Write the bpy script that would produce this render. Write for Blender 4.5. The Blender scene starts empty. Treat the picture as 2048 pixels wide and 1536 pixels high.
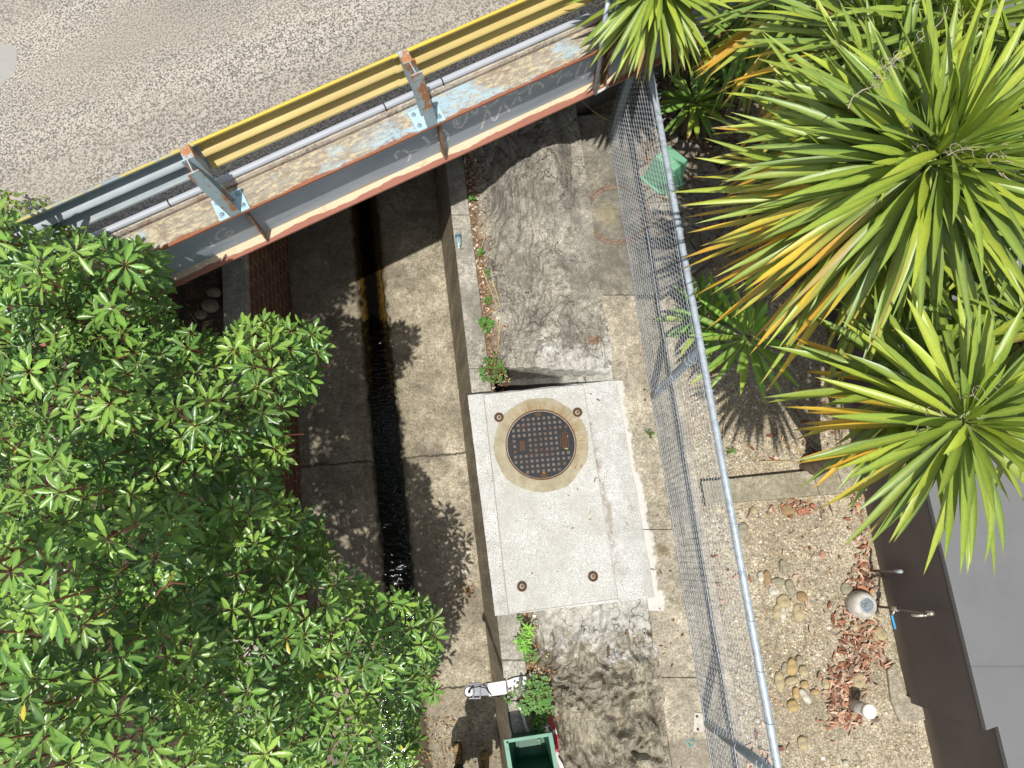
import bpy, bmesh, math, random
import numpy as np
from mathutils import Vector, Matrix, noise
random.seed(7); rng = np.random.default_rng(11)
R = math.radians
S = bpy.context.scene
COL = S.collection

# ------------------------------------------------------------------ camera
FPX, CX, CY = 1420.0, 1024.0, 768.0
TH = math.atan(352/FPX); H = 7.0
cd = bpy.data.cameras.new('camera'); cam = bpy.data.objects.new('camera', cd); COL.objects.link(cam)
cd.sensor_width = 36; cd.lens = FPX/2048*36; cd.clip_start = .05; cd.clip_end = 400
cam.location = (0, 0, H); cam.rotation_euler = (TH, 0, 0); S.camera = cam
S.render.resolution_x, S.render.resolution_y = 1024, 768

# ------------------------------------------------------------------ light
SV = Vector((-.06, -.34, 1)).normalized()                 # towards the sun
w = bpy.data.worlds.new('World'); S.world = w; w.use_nodes = True
wn = w.node_tree.nodes; sky = wn.new('ShaderNodeTexSky'); sky.sky_type = 'NISHITA'; sky.sun_disc = False
sky.sun_elevation = math.asin(SV.z); sky.sun_rotation = math.atan2(SV.x, SV.y) % (2*math.pi)
bg = wn['Background']; bg.inputs[1].default_value = .145
hs = wn.new('ShaderNodeHueSaturation'); hs.inputs['Saturation'].default_value = .5
w.node_tree.links.new(sky.outputs[0], hs.inputs['Color']); w.node_tree.links.new(hs.outputs[0], bg.inputs[0])
sd = bpy.data.lights.new('sun', 'SUN'); sd.energy = 4.4; sd.angle = R(.55); sd.color = (1, .965, .91)
so = bpy.data.objects.new('sun', sd); COL.objects.link(so); so.location = SV*20
so.rotation_euler = (-SV).to_track_quat('-Z', 'Y').to_euler()
S.view_settings.view_transform = 'Standard'; S.view_settings.look = 'None'
S.view_settings.exposure = 0.02; S.view_settings.gamma = 1

# ------------------------------------------------------------------ helpers
def W(px, py, z=0.0):
    """point of the place that the photo shows at a pixel, at height z"""
    u, v = px-CX, CY-py
    r = Vector((u, v*math.cos(TH)+FPX*math.sin(TH), v*math.sin(TH)-FPX*math.cos(TH)))
    return Vector((0, 0, H)) + r*((z-H)/r.z)

def obj(name, V, F, mat, parent=None, smooth=False, col=None, bevel=0, label=None):
    V = np.asarray(V, dtype=np.float64).reshape(-1, 3)
    if parent is not None:
        p = parent; off = Vector((0, 0, 0))
        while p is not None: off += p.location; p = p.parent
        V = V - np.array(off)
    me = bpy.data.meshes.new(name)
    if isinstance(F, np.ndarray):
        n, k = F.shape
        me.vertices.add(len(V)); me.vertices.foreach_set('co', V.astype(np.float32).ravel())
        me.loops.add(n*k); me.loops.foreach_set('vertex_index', F.astype(np.int32).ravel())
        me.polygons.add(n); me.polygons.foreach_set('loop_start', np.arange(0, n*k, k, dtype=np.int32))
        me.polygons.foreach_set('loop_total', np.full(n, k, dtype=np.int32)); me.update(calc_edges=True)
    else:
        me.from_pydata([tuple(v) for v in V], [], F)
    me.polygons.foreach_set('use_smooth', [smooth]*len(me.polygons))
    if col is not None:
        a = me.color_attributes.new('Col', 'FLOAT_COLOR', 'POINT')
        a.data.foreach_set('color', np.asarray(col, dtype=np.float32).ravel())
    me.materials.append(mat); me.validate(); me.update()
    o = bpy.data.objects.new(name, me); COL.objects.link(o)
    if parent is not None: o.parent = parent
    if bevel:
        b = o.modifiers.new('bevel', 'BEVEL'); b.width = bevel; b.segments = 2; b.limit_method = 'ANGLE'; b.angle_limit = R(35)
    if label: o['label'] = label
    return o

def tag(o, label=None, cat=None, group=None, kind=None):
    if label: o['label'] = label
    if cat: o['category'] = cat
    if group: o['group'] = group
    if kind: o['kind'] = kind
    return o
def thing(name, label, cat, loc, group=None):
    e = bpy.data.objects.new(name, None); COL.objects.link(e); e.location = loc; e.empty_display_size = .1
    return tag(e, label, cat, group)
def struct(o): o['kind'] = 'structure'; return o
def stuff(o, label=None, cat=None): return tag(o, label, cat, None, 'stuff')

class MB:
    def __init__(s): s.V = []; s.F = []; s.n = 0
    def add(s, V, F):
        V = [tuple(v) for v in V]; s.V += V; s.F += [tuple(i+s.n for i in f) for f in F]; s.n += len(V); return s
    def box(s, c, size, M=None):
        a, b, d = [x/2 for x in size]
        v = [Vector((x, y, z)) for z in (-d, d) for y in (-b, b) for x in (-a, a)]
        if M is not None: v = [M @ p for p in v]
        c = Vector(c); v = [p+c for p in v]
        return s.add(v, [(0,2,3,1),(4,5,7,6),(0,1,5,4),(2,6,7,3),(0,4,6,2),(1,3,7,5)])
    def prism(s, pts, z0, z1):
        n = len(pts); z0 = z0 if hasattr(z0, '__len__') else [z0]*n; z1 = z1 if hasattr(z1, '__len__') else [z1]*n
        v = [(p[0], p[1], a) for p, a in zip(pts, z0)] + [(p[0], p[1], b) for p, b in zip(pts, z1)]
        ar = sum(pts[i][0]*pts[(i+1) % n][1]-pts[(i+1) % n][0]*pts[i][1] for i in range(n))
        f = [tuple(range(n, 2*n)), tuple(range(n-1, -1, -1))] + [(i, (i+1) % n, (i+1) % n+n, i+n) for i in range(n)]
        if ar < 0: f = [t[::-1] for t in f]
        return s.add(v, f)
    def tube(s, pts, r, seg=8, cap=True):
        pts = [Vector(p) for p in pts]; n = len(pts); rr = r if hasattr(r, '__len__') else [r]*n
        V = []; up = None
        for i, p in enumerate(pts):
            t = (pts[min(i+1, n-1)]-pts[max(i-1, 0)]).normalized()
            if up is None: up = Vector((0, 0, 1)) if abs(t.z) < .9 else Vector((0, 1, 0))
            a = t.cross(up)
            if a.length < 1e-4: a = t.cross(Vector((1, 0, .3)))
            a.normalize(); b = a.cross(t).normalized(); up = b
            V += [p+(a*math.cos(2*math.pi*k/seg)+b*math.sin(2*math.pi*k/seg))*rr[i] for k in range(seg)]
        F = [(i*seg+k, i*seg+(k+1) % seg, (i+1)*seg+(k+1) % seg, (i+1)*seg+k) for i in range(n-1) for k in range(seg)]
        if cap: F += [tuple(range(seg-1, -1, -1)), tuple(range((n-1)*seg, n*seg))]
        return s.add(V, F)
    def lathe(s, prof, c, seg=24, M=None):
        V = []; c = Vector(c)
        for r, z in prof:
            for k in range(seg):
                p = Vector((r*math.cos(2*math.pi*k/seg), r*math.sin(2*math.pi*k/seg), z))
                V.append((M @ p if M is not None else p)+c)
        n = len(prof)
        F = [(i*seg+k, i*seg+(k+1) % seg, (i+1)*seg+(k+1) % seg, (i+1)*seg+k) for i in range(n-1) for k in range(seg)]
        if prof[-1][0] > 1e-5: F.append(tuple(range((n-1)*seg, n*seg)))
        if prof[0][0] > 1e-5: F.append(tuple(range(seg-1, -1, -1)))
        return s.add(V, F)
    def loft(s, rings, closed=True):
        n = len(rings[0]); V = [p for r in rings for p in r]
        m = n if closed else n-1
        F = [(i*n+k, i*n+(k+1) % n, (i+1)*n+(k+1) % n, (i+1)*n+k) for i in range(len(rings)-1) for k in range(m)]
        if closed: F += [tuple(range(n-1, -1, -1)), tuple(range((len(rings)-1)*n, len(rings)*n))]
        return s.add(V, F)
    def obj(s, name, mat, parent=None, **k): return obj(name, s.V, s.F, mat, parent, **k)

# ------------------------------------------------------------------ material kit
def hx(h):
    h = h.lstrip('#'); c = [int(h[i:i+2], 16)/255 for i in (0, 2, 4)]
    return tuple([(x/12.92 if x <= .04045 else ((x+.055)/1.055)**2.4) for x in c])+(1,)
class G:
    def __init__(s, name, rough=.8, metal=0, spec=.4):
        s.m = bpy.data.materials.new(name); s.m.use_nodes = True; s.t = s.m.node_tree; s.b = s.t.nodes['Principled BSDF']
        s.set('Roughness', rough); s.set('Metallic', metal); s.set('Specular IOR Level', spec); s._p = None
    def put(s, sock, v):
        if isinstance(v, bpy.types.NodeSocket): s.t.links.new(v, sock)
        else:
            if sock.type == 'RGBA' and not hasattr(v, '__len__'): v = (v, v, v, 1)
            if sock.type == 'RGBA' and len(v) == 3: v = tuple(v)+(1,)
            sock.default_value = v
    def set(s, k, v): s.put(s.b.inputs[k], v); return s
    def n(s, ty, out=0, attrs=None, **ins):
        nd = s.t.nodes.new(ty)
        for k, v in (attrs or {}).items(): setattr(nd, k, v)
        for k, v in ins.items():
            k = k.replace('_', ' ')
            s.put(nd.inputs[int(k[1:]) if k[0] == 'i' and k[1:].isdigit() else k], v)
        return nd.outputs[out]
    @property
    def pos(s):
        if s._p is None: s._p = s.n('ShaderNodeNewGeometry')
        return s._p
    @property
    def loc(s): return s.n('ShaderNodeTexCoord', 'Object')
    @property
    def rnd(s): return s.n('ShaderNodeObjectInfo', 'Random')
    def map(s, v, sc=(1, 1, 1), rot=(0, 0, 0), lo=(0, 0, 0)): return s.n('ShaderNodeMapping', Vector=v, Scale=sc, Rotation=rot, Location=lo)
    def noise(s, sc, det=4, ro=.55, v=None, dist=0): return s.n('ShaderNodeTexNoise', 0, Vector=v or s.pos, Scale=sc, Detail=det, Roughness=ro, Distortion=dist)
    def vor(s, sc, feat='F1', out=0, v=None, rand=1): return s.n('ShaderNodeTexVoronoi', out, dict(feature=feat), Vector=v or s.pos, Scale=sc, Randomness=rand)
    def ramp(s, f, *st):
        nd = s.t.nodes.new('ShaderNodeValToRGB'); e = nd.color_ramp.elements
        while len(e) < len(st): e.new(.5)
        for el, (p, c) in zip(e, st):
            el.position = p; el.color = (c, c, c, 1) if not hasattr(c, '__len__') else (tuple(c)+(1,))[:4]
        s.put(nd.inputs[0], f); return nd.outputs[0]
    def mix(s, f, a, b, bl='MIX'):
        nd = s.t.nodes.new('ShaderNodeMix'); nd.data_type = 'RGBA'; nd.blend_type = bl
        s.put(nd.inputs[0], f); s.put(nd.inputs[6], a); s.put(nd.inputs[7], b); return nd.outputs[2]
    def math(s, op, a, b=0.0, clamp=False):
        nd = s.t.nodes.new('ShaderNodeMath'); nd.operation = op; nd.use_clamp = clamp
        s.put(nd.inputs[0], a); s.put(nd.inputs[1], b); return nd.outputs[0]
    def fine(s, sc, k=.35, det=4, v=None): return s.mr(s.noise(sc, det, .72, v=v), .34, .66, .5-k, .5+k)
    def mr(s, v, a, b, c=0.0, d=1.0): return s.n('ShaderNodeMapRange', Value=v, From_Min=a, From_Max=b, To_Min=c, To_Max=d)
    def sep(s, v=None):
        nd = s.t.nodes.new('ShaderNodeSeparateXYZ'); s.put(nd.inputs[0], v or s.pos); return nd.outputs
    def comb(s, x=0, y=0, z=0): return s.n('ShaderNodeCombineXYZ', X=x, Y=y, Z=z)
    def bump(s, h, st=.5, d=.01, nrm=None):
        nd = s.t.nodes.new('ShaderNodeBump'); s.put(nd.inputs['Strength'], st); s.put(nd.inputs['Distance'], d); s.put(nd.inputs['Height'], h)
        if nrm is not None: s.put(nd.inputs['Normal'], nrm)
        s.set('Normal', nd.outputs[0]); return nd.outputs[0]
    def attr(s, name='Col', out=0): return s.n('ShaderNodeAttribute', out, dict(attribute_name=name))
    def dist2(s, c, rx=1, ry=1):                          # distance in plan from a point
        x, y, _ = s.sep(); a = s.math('DIVIDE', s.math('SUBTRACT', x, c[0]), rx); b = s.math('DIVIDE', s.math('SUBTRACT', y, c[1]), ry)
        return s.math('SQRT', s.math('ADD', s.math('MULTIPLY', a, a), s.math('MULTIPLY', b, b)))

def concrete(name, light, dark, stain=None, sc=1.0, lo=.38, hi=.66, bumpd=.004, speck=.25, extra=None, rough=.9, mott=.6):
    g = G(name, rough, spec=.25)
    c = g.mix(g.ramp(g.noise(2.6*sc, 6, .62, dist=.3), (lo, 0), (hi, 1)), hx(dark), hx(light))
    fine = g.noise(62*sc, 5, .75)
    c = g.mix(.85, c, g.fine(55*sc, .3, 5), 'OVERLAY'); c = g.mix(mott, c, g.fine(13*sc, .28, 6), 'OVERLAY')
    sp = g.ramp(g.noise(38*sc, 3, .8), (.36, 1), (.43, 0))
    c = g.mix(g.math('MULTIPLY', sp, speck), c, hx('#2b2924'))
    sp2 = g.ramp(g.noise(31*sc, 3, .8, v=g.map(g.pos, lo=(9, 3, 1))), (.62, 0), (.68, 1))
    c = g.mix(g.math('MULTIPLY', sp2, speck*.9), c, hx('#e4dfcf'))
    if stain: c = g.mix(g.ramp(g.noise(1.1*sc, 5, .7, v=g.map(g.pos, lo=(4, 7, 2))), (.45, 0), (.7, .75)), c, hx(stain))
    h = g.math('ADD', g.math('MULTIPLY', fine, .5), g.math('MULTIPLY', g.noise(12*sc, 5, .6), 1.2))
    if extra: c = extra(g, c) or c
    g.set('Base Color', c); g.bump(h, .7, bumpd); return g.m

def plain(name, c, rough=.6, metal=0, var=.15, sc=12, spec=.4, dirt=None, bumpd=0):
    g = G(name, rough, metal, spec); k = hx(c) if isinstance(c, str) else c
    n_ = g.noise(sc, 5, .6, v=g.loc)
    col = g.mix(g.mr(n_, .3, .7), tuple(x*(1-var) for x in k[:3]), tuple(min(1, x*(1+var)) for x in k[:3]))
    if dirt: col = g.mix(g.ramp(g.noise(sc*.6, 6, .75, v=g.map(g.loc, lo=(3, 1, 5))), (.48, 0), (.66, .85)), col, hx(dirt))
    g.set('Base Color', col)
    if bumpd: g.bump(g.noise(sc*4, 4, .7, v=g.loc), .6, bumpd)
    return g.m

def leafmat(name, rough=.38, trans=.25, veins=True):
    g = G(name, rough, spec=.5); c = g.attr()
    c = g.mix(.5, c, g.mix(g.noise(45, 3, .6), (.3, .3, .3), (.72, .72, .72)), 'OVERLAY')
    g.set('Base Color', c)
    tr = g.t.nodes.new('ShaderNodeBsdfTranslucent'); g.put(tr.inputs[0], g.mix(1.0, c, (1.25, 1.3, .45), 'MULTIPLY'))
    mx = g.t.nodes.new('ShaderNodeMixShader'); mx.inputs[0].default_value = trans
    out = g.t.nodes['Material Output']; g.t.links.new(g.b.outputs[0], mx.inputs[1]); g.t.links.new(tr.outputs[0], mx.inputs[2])
    g.t.links.new(mx.outputs[0], out.inputs[0])
    if veins: g.bump(g.noise(60, 3, .6), .35, .003)
    return g.m

# lines of the channel: x as a function of y
def xin(y): return -.70+(4.09-y)*.1235       # coping, channel side
def xout(y): return -.48+(3.79-y)*.1286      # coping, bank side
def xfr(y): return -1.04+(4.78-y)*.13        # floor meets right wall
def xfl(y): return -2.92+(4.08-y)*.123       # floor meets left wall
def xlt(y): return xfl(y)-.05                # left wall top
def xfe(y): return 1.03+(4.52-y)*.1117       # fence line
def xkl(y): return xfe(y)-.335               # left edge of the strip under the fence
def xsr(y): return 1.02+(1.71-y)*.137        # right edge of the rendered slab
Z0, ZF, ZK = 0.0, -1.6, .2
YA, YB = -14.0, 14.0

def smooth(a, b, x):
    t = min(1, max(0, (x-a)/(b-a))); return t*t*(3-2*t)
def strip_grid(fx0, fx1, y0, y1, nx, ny, fz, ease=None):
    V = []; F = []
    for j in range(ny+1):
        y = y0+(y1-y0)*j/ny; a, b = fx0(y), fx1(y)
        for i in range(nx+1):
            x = a+(b-a)*i/nx; V.append((x, y, fz(x, y)))
    for j in range(ny):
        for i in range(nx):
            k = j*(nx+1)+i; F.append((k, k+1, k+nx+2, k+nx+1))
    return V, F
def fbm(x, y, sc, o=4, s=0.0): return noise.fractal(Vector((x*sc, y*sc, s)), 1.0, 2.0, o)

# ------------------------------------------------------------------ channel: floor, water, walls
def floor_extra(g, c):
    x, y, z = g.sep()
    # cracks / joints across the floor
    for (yy, sl, ph) in ((1.32, -.09, 1), (-1.32, -.11, 5)):
        l = g.math('ADD', g.math('SUBTRACT', y, yy), g.math('MULTIPLY', x, sl))
        l = g.math('ADD', l, g.math('MULTIPLY', g.math('SUBTRACT', g.noise(5, 4, .7, v=g.map(g.pos, lo=(ph, 0, 0))), .5), .12))
        k = g.ramp(g.math('ABSOLUTE', l), (.004, 1), (.022, 0)); c = g.mix(g.math('MULTIPLY', k, .85), c, hx('#1d1914'))
    # brown margin beside the water
    mid = g.math('ADD', g.math('MULTIPLY', y, -.135), -1.36)
    d = g.math('ABSOLUTE', g.math('SUBTRACT', x, mid)); d = g.math('ADD', d, g.math('MULTIPLY', g.math('SUBTRACT', g.noise(6, 5, .7), .5), .18))
    c = g.mix(g.ramp(g.noise(1.7, 6, .7, v=g.map(g.pos, lo=(8, 1, 0))), (.5, 0), (.66, .55)), c, hx('#5c564b'))
    c = g.mix(g.ramp(d, (.165, .9), (.2, 0)), c, hx('#2b2315'))
    c = g.mix(g.ramp(d, (.2, .3), (.5, 0)), c, hx('#6a604a'))
    # the left half of the floor is grimier
    c = g.mix(g.ramp(g.math('SUBTRACT', mid, x), (.1, 0), (.5, .35)), c, hx('#5a554a'))
    # rough pitted patches
    p = g.ramp(g.noise(24, 5, .8), (.5, 0), (.62, 1)); c = g.mix(g.math('MULTIPLY', p, .35), c, hx('#3b362c'))
    return c
m_floor = concrete('floor_concrete', '#b9af98', '#958c78', '#7f7665', 1.0, extra=floor_extra, bumpd=.008, speck=.3)
def mid(y): return -.135*y-1.36-.2*smooth(-.4, -1.7, y)
def fz(x, y):
    d = abs(x-mid(y)); z = ZF+.03*smooth(.3, 1.0, d)
    if d < .22: z -= .09*smooth(.24+.03*noise.noise(Vector((y*4, x*2, 1))), .12, d)
    return z+.006*fbm(x, y, 3)
V, F = strip_grid(lambda y: xfl(y)-.02, lambda y: xfr(y)+.02, -3.5, 6.5, 60, 260, fz)
struct(obj('channel_floor', V, F, m_floor, smooth=True))
MBf = MB()
for a, b in ((YA, -3.5), (6.5, YB)): MBf.add([(xfl(a), a, ZF), (xfr(a), a, ZF), (xfr(b), b, ZF), (xfl(b), b, ZF)], [(0, 1, 2, 3)])
struct(MBf.obj('channel_floor', m_floor))

g = G('stream_water', .1, spec=.5)
x, y, z = g.sep()
n1 = g.noise(9, 3, .5, v=g.map(g.pos, sc=(1, 3.2, 1), rot=(0, 0, R(24))), dist=.6)
n2 = g.noise(22, 2, .5, v=g.map(g.pos, sc=(1.0, 2.0, 1), rot=(0, 0, R(-20))))
dm = g.math('ABSOLUTE', g.math('SUBTRACT', x, g.math('ADD', g.math('MULTIPLY', y, -.135), -1.36)))
dm = g.math('ADD', dm, g.math('MULTIPLY', g.math('SUBTRACT', g.noise(18, 6, .75), .5), .16))
g.set('Base Color', g.mix(g.math('MULTIPLY', g.mr(dm, .07, .16), g.mr(y, 1.9, 2.5)), hx('#070606'), g.mix(g.noise(60, 4, .8), hx('#1c1406'), hx('#6b5220'))))
g.bump(g.math('ADD', n1, g.math('MULTIPLY', n2, .35)), .7, .009)
m_water = g.m
def wl(y): return mid(y)-.148+.02*noise.noise(Vector((y*2.3, 0, 0)))+.018*noise.noise(Vector((y*9, 0, 3)))
def wr(y): return mid(y)+.15+.022*noise.noise(Vector((y*2.1, 5, 0)))+.018*noise.noise(Vector((y*8, 5, 3)))
V, F = strip_grid(wl, wr, -13, 13, 4, 400, lambda x, y: ZF-.028)
struct(obj('water', V, F, m_water, smooth=True))

def brickmat(name, c1, c2, mortar, bw, bh, stain, st=.5, streak=False):
    g = G(name, .9, spec=.2); x, y, z = g.sep()
    bt = g.t.nodes.new('ShaderNodeTexBrick'); g.put(bt.inputs['Vector'], g.comb(y, z, 0))
    bt.inputs['Scale'].default_value = 1; bt.inputs['Brick Width'].default_value = bw; bt.inputs['Row Height'].default_value = bh
    bt.inputs['Mortar Size'].default_value = .009; bt.inputs['Color1'].default_value = hx(c1); bt.inputs['Color2'].default_value = hx(c2)
    bt.inputs['Mortar'].default_value = hx(mortar); bt.inputs['Bias'].default_value = 0
    c = g.mix(.6, bt.outputs[0], g.mix(g.noise(30, 4, .7), (.2, .2, .2), (.8, .8, .8)), 'OVERLAY')
    v = g.map(g.pos, sc=(1, 3, .6) if streak else (1, 1, 1))
    c = g.mix(g.ramp(g.noise(2.2, 6, .7, v=v), (.38, st), (.68, 0)), c, hx(stain))
    g.set('Base Color', c); g.bump(g.math('SUBTRACT', g.noise(40, 3, .6), g.math('MULTIPLY', bt.outputs['Fac'], 1.5)), .8, .006)
    return g.m
m_brickL = brickmat('red_brick', '#754b40', '#875c4c', '#a39580', .2, .14, '#4a3a30', .6)
m_brickR = brickmat('weathered_brick', '#948872', '#a3967d', '#b8ac94', .24, .085, '#4c4434', .6, True)
m_cope = concrete('coping_concrete', '#b3aea1', '#8f8a7d', '#706c62', 1.3)

def wall(name, fin, fbot, fout, side, mb_, label, joints):
    t = thing(name, label, 'wall', ((fin(0)+fout(0))/2, 0, ZF))
    ys = [YA]+[(-3.5+i*.5) for i in range(21)]+[YB]
    f = MB()
    ring = []
    for y_ in ys: ring.append([(fbot(y_), y_, ZF-.1), (fin(y_), y_, Z0-.13)])
    V = [p for r_ in ring for p in r_]; F = [(2*i, 2*i+2, 2*i+3, 2*i+1) if side > 0 else (2*i+1, 2*i+3, 2*i+2, 2*i) for i in range(len(ys)-1)]
    f.add(V, F)
    f.add([(fin(YA), YA, -.13), (fout(YA), YA, -.13), (fout(YA), YA, ZF-.1), (fbot(YA), YA, ZF-.1)], [(0, 1, 2, 3)])
    f.obj('brick_face', mb_, t)
    for i in range(len(joints)-1):
        a, b = joints[i]+.003, joints[i+1]-.003; o_ = .012*side*-1
        c_ = MB(); dz = .004*((i*7) % 3-1)
        c_.prism([(fin(a)+o_, a), (fout(a), a), (fout(b), b), (fin(b)+o_, b)], -.13, dz)
        c_.obj('coping', m_cope, t, bevel=.008)
    return t
wall('retaining_wall', xin, xfr, xout, 1, m_brickR, 'battered brick wall with concrete coping on the right of the drain, under the white slab', [YA, -5, -3.3, -1.25, -.9, .9, 1.9, 3.62, 5.4, 7.5, YB])
wall('retaining_wall', xlt, xfl, lambda y: xlt(y)-.235, -1, m_brickL, 'red brick wall with concrete coping on the left of the drain, partly under the shrub', [YA, -5, -3, -1, 1, 3.1, 5.0, 7, YB])

# ------------------------------------------------------------------ ground
def gravel_base(g, c):
    v = g.mr(g.sep(g.vor(75, 'F1', 1))[0], 0, 1, .28, .8); d = g.vor(75, 'DISTANCE_TO_EDGE')
    c = g.mix(.6, c, v, 'OVERLAY')
    c = g.mix(g.ramp(d, (.02, .55), (.09, 0)), c, hx('#4a3f2a'))
    return c
m_yard = concrete('gravel_and_clay', '#bbaf97', '#a0957e', '#8a7e67', 1.0, extra=gravel_base, bumpd=.012, speck=.3)
m_soil = concrete('leafy_soil', '#5a4b3a', '#3a3026', '#2a231b', 3, bumpd=.03, speck=.6)
def xft(y): return xfe(y)+.36
def yardz(x, y): return .012*fbm(x, y, 1.2)+.006*fbm(x, y, 6)
V, F = strip_grid(lambda y: xfe(y)-.1, lambda y: 4.2, -6.0, 7.0, 90, 280, yardz)
struct(obj('yard_ground', V, F, m_yard, smooth=True))
gb = MB()
gb.add([(xfe(YA)-.05, YA, -.05), (90, YA, -.05), (90, YB, -.05), (xfe(YB)-.05, YB, -.05)], [(0, 1, 2, 3)])
for a, b in ((YA, -3.2), (6.2, YB)): gb.add([(xout(a)-.05, a, -.02), (xfe(a)+.1, a, -.02), (xfe(b)+.1, b, -.02), (xout(b)-.05, b, -.02)], [(0, 1, 2, 3)])
gb.add([(xout(-3.6)-.05, -3.6, -.4), (xfe(-3.6)+.1, -3.6, -.4), (xfe(6.6)+.1, 6.6, -.75), (xout(6.6)-.05, 6.6, -.75)], [(0, 1, 2, 3)])
gb.add([(xlt(YA)-.2, YA, -.035), (-90, YA, -.035), (-90, YB, -.035), (xlt(YB)-.2, YB, -.035)], [(3, 2, 1, 0)])
gb.add([(-90, YB, -.04), (90, YB, -.04), (90, 90, -.04), (-90, 90, -.04)], [(0, 1, 2, 3)])
gb.add([(-90, -90, -.04), (90, -90, -.04), (90, YA, -.04), (-90, YA, -.04)], [(0, 1, 2, 3)])
struct(gb.obj('ground', m_soil))

# rock shelf between coping and the strip under the fence
def rockz(x, y):
    a, b = xout(y), xkl(y); t = (x-a)/(b-a)
    z = -.03+.22*smooth(.05, .75, t)
    hump = smooth(2.9, 3.9, y)*smooth(.1, .45, t)*(1-.75*smooth(.72, .95, t)); z += .4*hump
    flat = smooth(.68, .8, t)*smooth(2.2, 2.7, y)
    wx, wy = x+.12*fbm(x, y, 2.2, 2, 11), y+.15*fbm(x, y, 1.8, 2, 17)
    rg = .07*fbm(wx*1.1, wy*.4, 3.4, 5, 2)-.06*(1-abs(fbm(wx*1.2, wy*.45, 4.2, 4, 8)))**3+.05+.03*abs(fbm(wx, wy*.8, 13, 3, 5))
    low = smooth(-.2, -1.2, y)
    rg += low*(.10*abs(fbm(wx*1.3, wy*.8, 4.2, 5, 5))-.16*max(0, fbm(wx, wy*.8, 7, 3, 9)-.12)-.05*(1-abs(fbm(wx, wy, 3, 3, 21)))**6)
    vd = noise.voronoi(Vector((wx*1.1, wy*.7, 1))*2.6)[0]; ck = max(0, .16-(vd[1]-vd[0]))/.16
    vd2 = noise.voronoi(Vector((wx, wy*.8, 4))*7)[0]
    hh = fbm(wx*1.2, wy*.8, 3.2, 3, 31)*4; te = (math.floor(hh)+smooth(.55, 1, hh-math.floor(hh)))/4
    rg += (-.045*ck*ck+.035*te+.02*vd2[0])*(.45+.9*low)+low*(.05*te-.07*max(0, .32-vd2[0])*(1 if fbm(x, y, 1.6, 2, 40) > .05 else 0))
    rg *= (1-.85*flat)*smooth(.0, .14, t)*(1-.6*smooth(.9, 1, t))
    near = smooth(2.1, 1.72, y)*smooth(-.9, -.5, y)
    z = z*(1-near)+near*(-.07+.24*smooth(.1, .95, t))+rg*(1-.6*near)
    if y > 3.75 and x > .62: z = min(z, .28)+.0
    e = y-(1.655+(x-.0)*.103); dz = max(0, .75*(1-(x+.25)/1.25))+.07  # trench sunk behind the slab, sized to show a shadow band
    if x > a+.04 and -.12 < e < .36*dz+.06 and x < 1.0: z = min(z, .262-dz+(dz+.2)*smooth(.345*dz, .345*dz+.045, e))
    return z
def rock_extra(g, c):
    x, y, z = g.sep()
    st = g.noise(5, 7, .72, v=g.map(g.pos, sc=(1.3, .9, 1)))
    c = g.mix(g.ramp(st, (.36, .38), (.52, 0)), c, hx('#66625a'))
    low = g.mr(y, .4, -.8)
    c = g.mix(g.math('MULTIPLY', low, .55, True), c, g.mix(g.ramp(g.noise(4, 6, .7), (.4, 0), (.6, 1)), hx('#7d735f'), hx('#b5aa90')))
    c = g.mix(g.ramp(g.noise(9, 6, .75, v=g.map(g.pos, lo=(2, 2, 0))), (.58, 0), (.7, .38)), c, hx('#3e3a33'))
    # wet cement thrown over the rock at both ends of the slab
    up = g.math('MULTIPLY', g.mr(y, 2.55, 1.75), g.mr(x, -.15, .45)); dn = g.mr(y, -1.25, -.4)
    up2 = g.math('GREATER_THAN', y, .6); dn2 = g.math('LESS_THAN', y, .6)
    mk = g.math('ADD', g.math('MULTIPLY', up, up2), g.math('MULTIPLY', dn, dn2))
    mk = g.math('ADD', mk, g.math('MULTIPLY', g.math('SUBTRACT', g.noise(5, 7, .78, dist=.4), .5), 3.0))
    c = g.mix(g.ramp(mk, (.5, 0), (.6, .9)), c, g.mix(g.fine(16, .5, 6), hx('#97948a'), hx('#d6d3c9')))
    bh = g.math('MULTIPLY', g.ramp(g.noise(7, 5, .7, v=g.map(g.pos, sc=(1.3, .8, 1), lo=(4, 9, 0))), (.6, 0), (.64, .9)), g.math('MULTIPLY', g.mr(y, -1.2, -.9), g.mr(y, -.2, -.4)))
    c = g.mix(bh, c, hx('#6b5339'))
    cv = g.vor(6, 'DISTANCE_TO_EDGE', v=g.n('ShaderNodeVectorMath', 0, dict(operation='ADD'), i0=g.map(g.pos, sc=(1.2, .8, 1)), i1=g.map(g.n('ShaderNodeTexNoise', 1, Vector=g.pos, Scale=5, Detail=5), sc=(.35, .35, .35))))
    c = g.mix(g.math('MULTIPLY', g.ramp(cv, (.008, .8), (.035, 0)), g.ramp(g.noise(2.3, 3), (.45, 0), (.6, 1))), c, hx('#2b2821'))
    # leaf mould in the joint behind the coping
    e = g.math('SUBTRACT', x, g.math('ADD', g.math('MULTIPLY', y, -.1286), .007))
    e = g.math('ADD', e, g.math('MULTIPLY', g.noise(10, 4), .1))
    c = g.mix(g.ramp(e, (.1, 1), (.2, 0)), c, g.mix(g.vor(60, 'F1', 1), hx('#4a3626'), hx('#9a8468')))
    c = g.mix(g.mr(z, -.06, -.12, 0, .85), c, hx('#3c3b36'))  # slab's shadow band painted as dark grey into the low trench rock
    # rusty lichen patch
    dd = g.math('ADD', g.dist2(W(1188, 680, .2), .09, .07), g.math('MULTIPLY', g.noise(25, 5), .9))
    c = g.mix(g.mr(dd, .8, 1.4, .7, 0), c, hx('#7d5430'))
    return c
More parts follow.
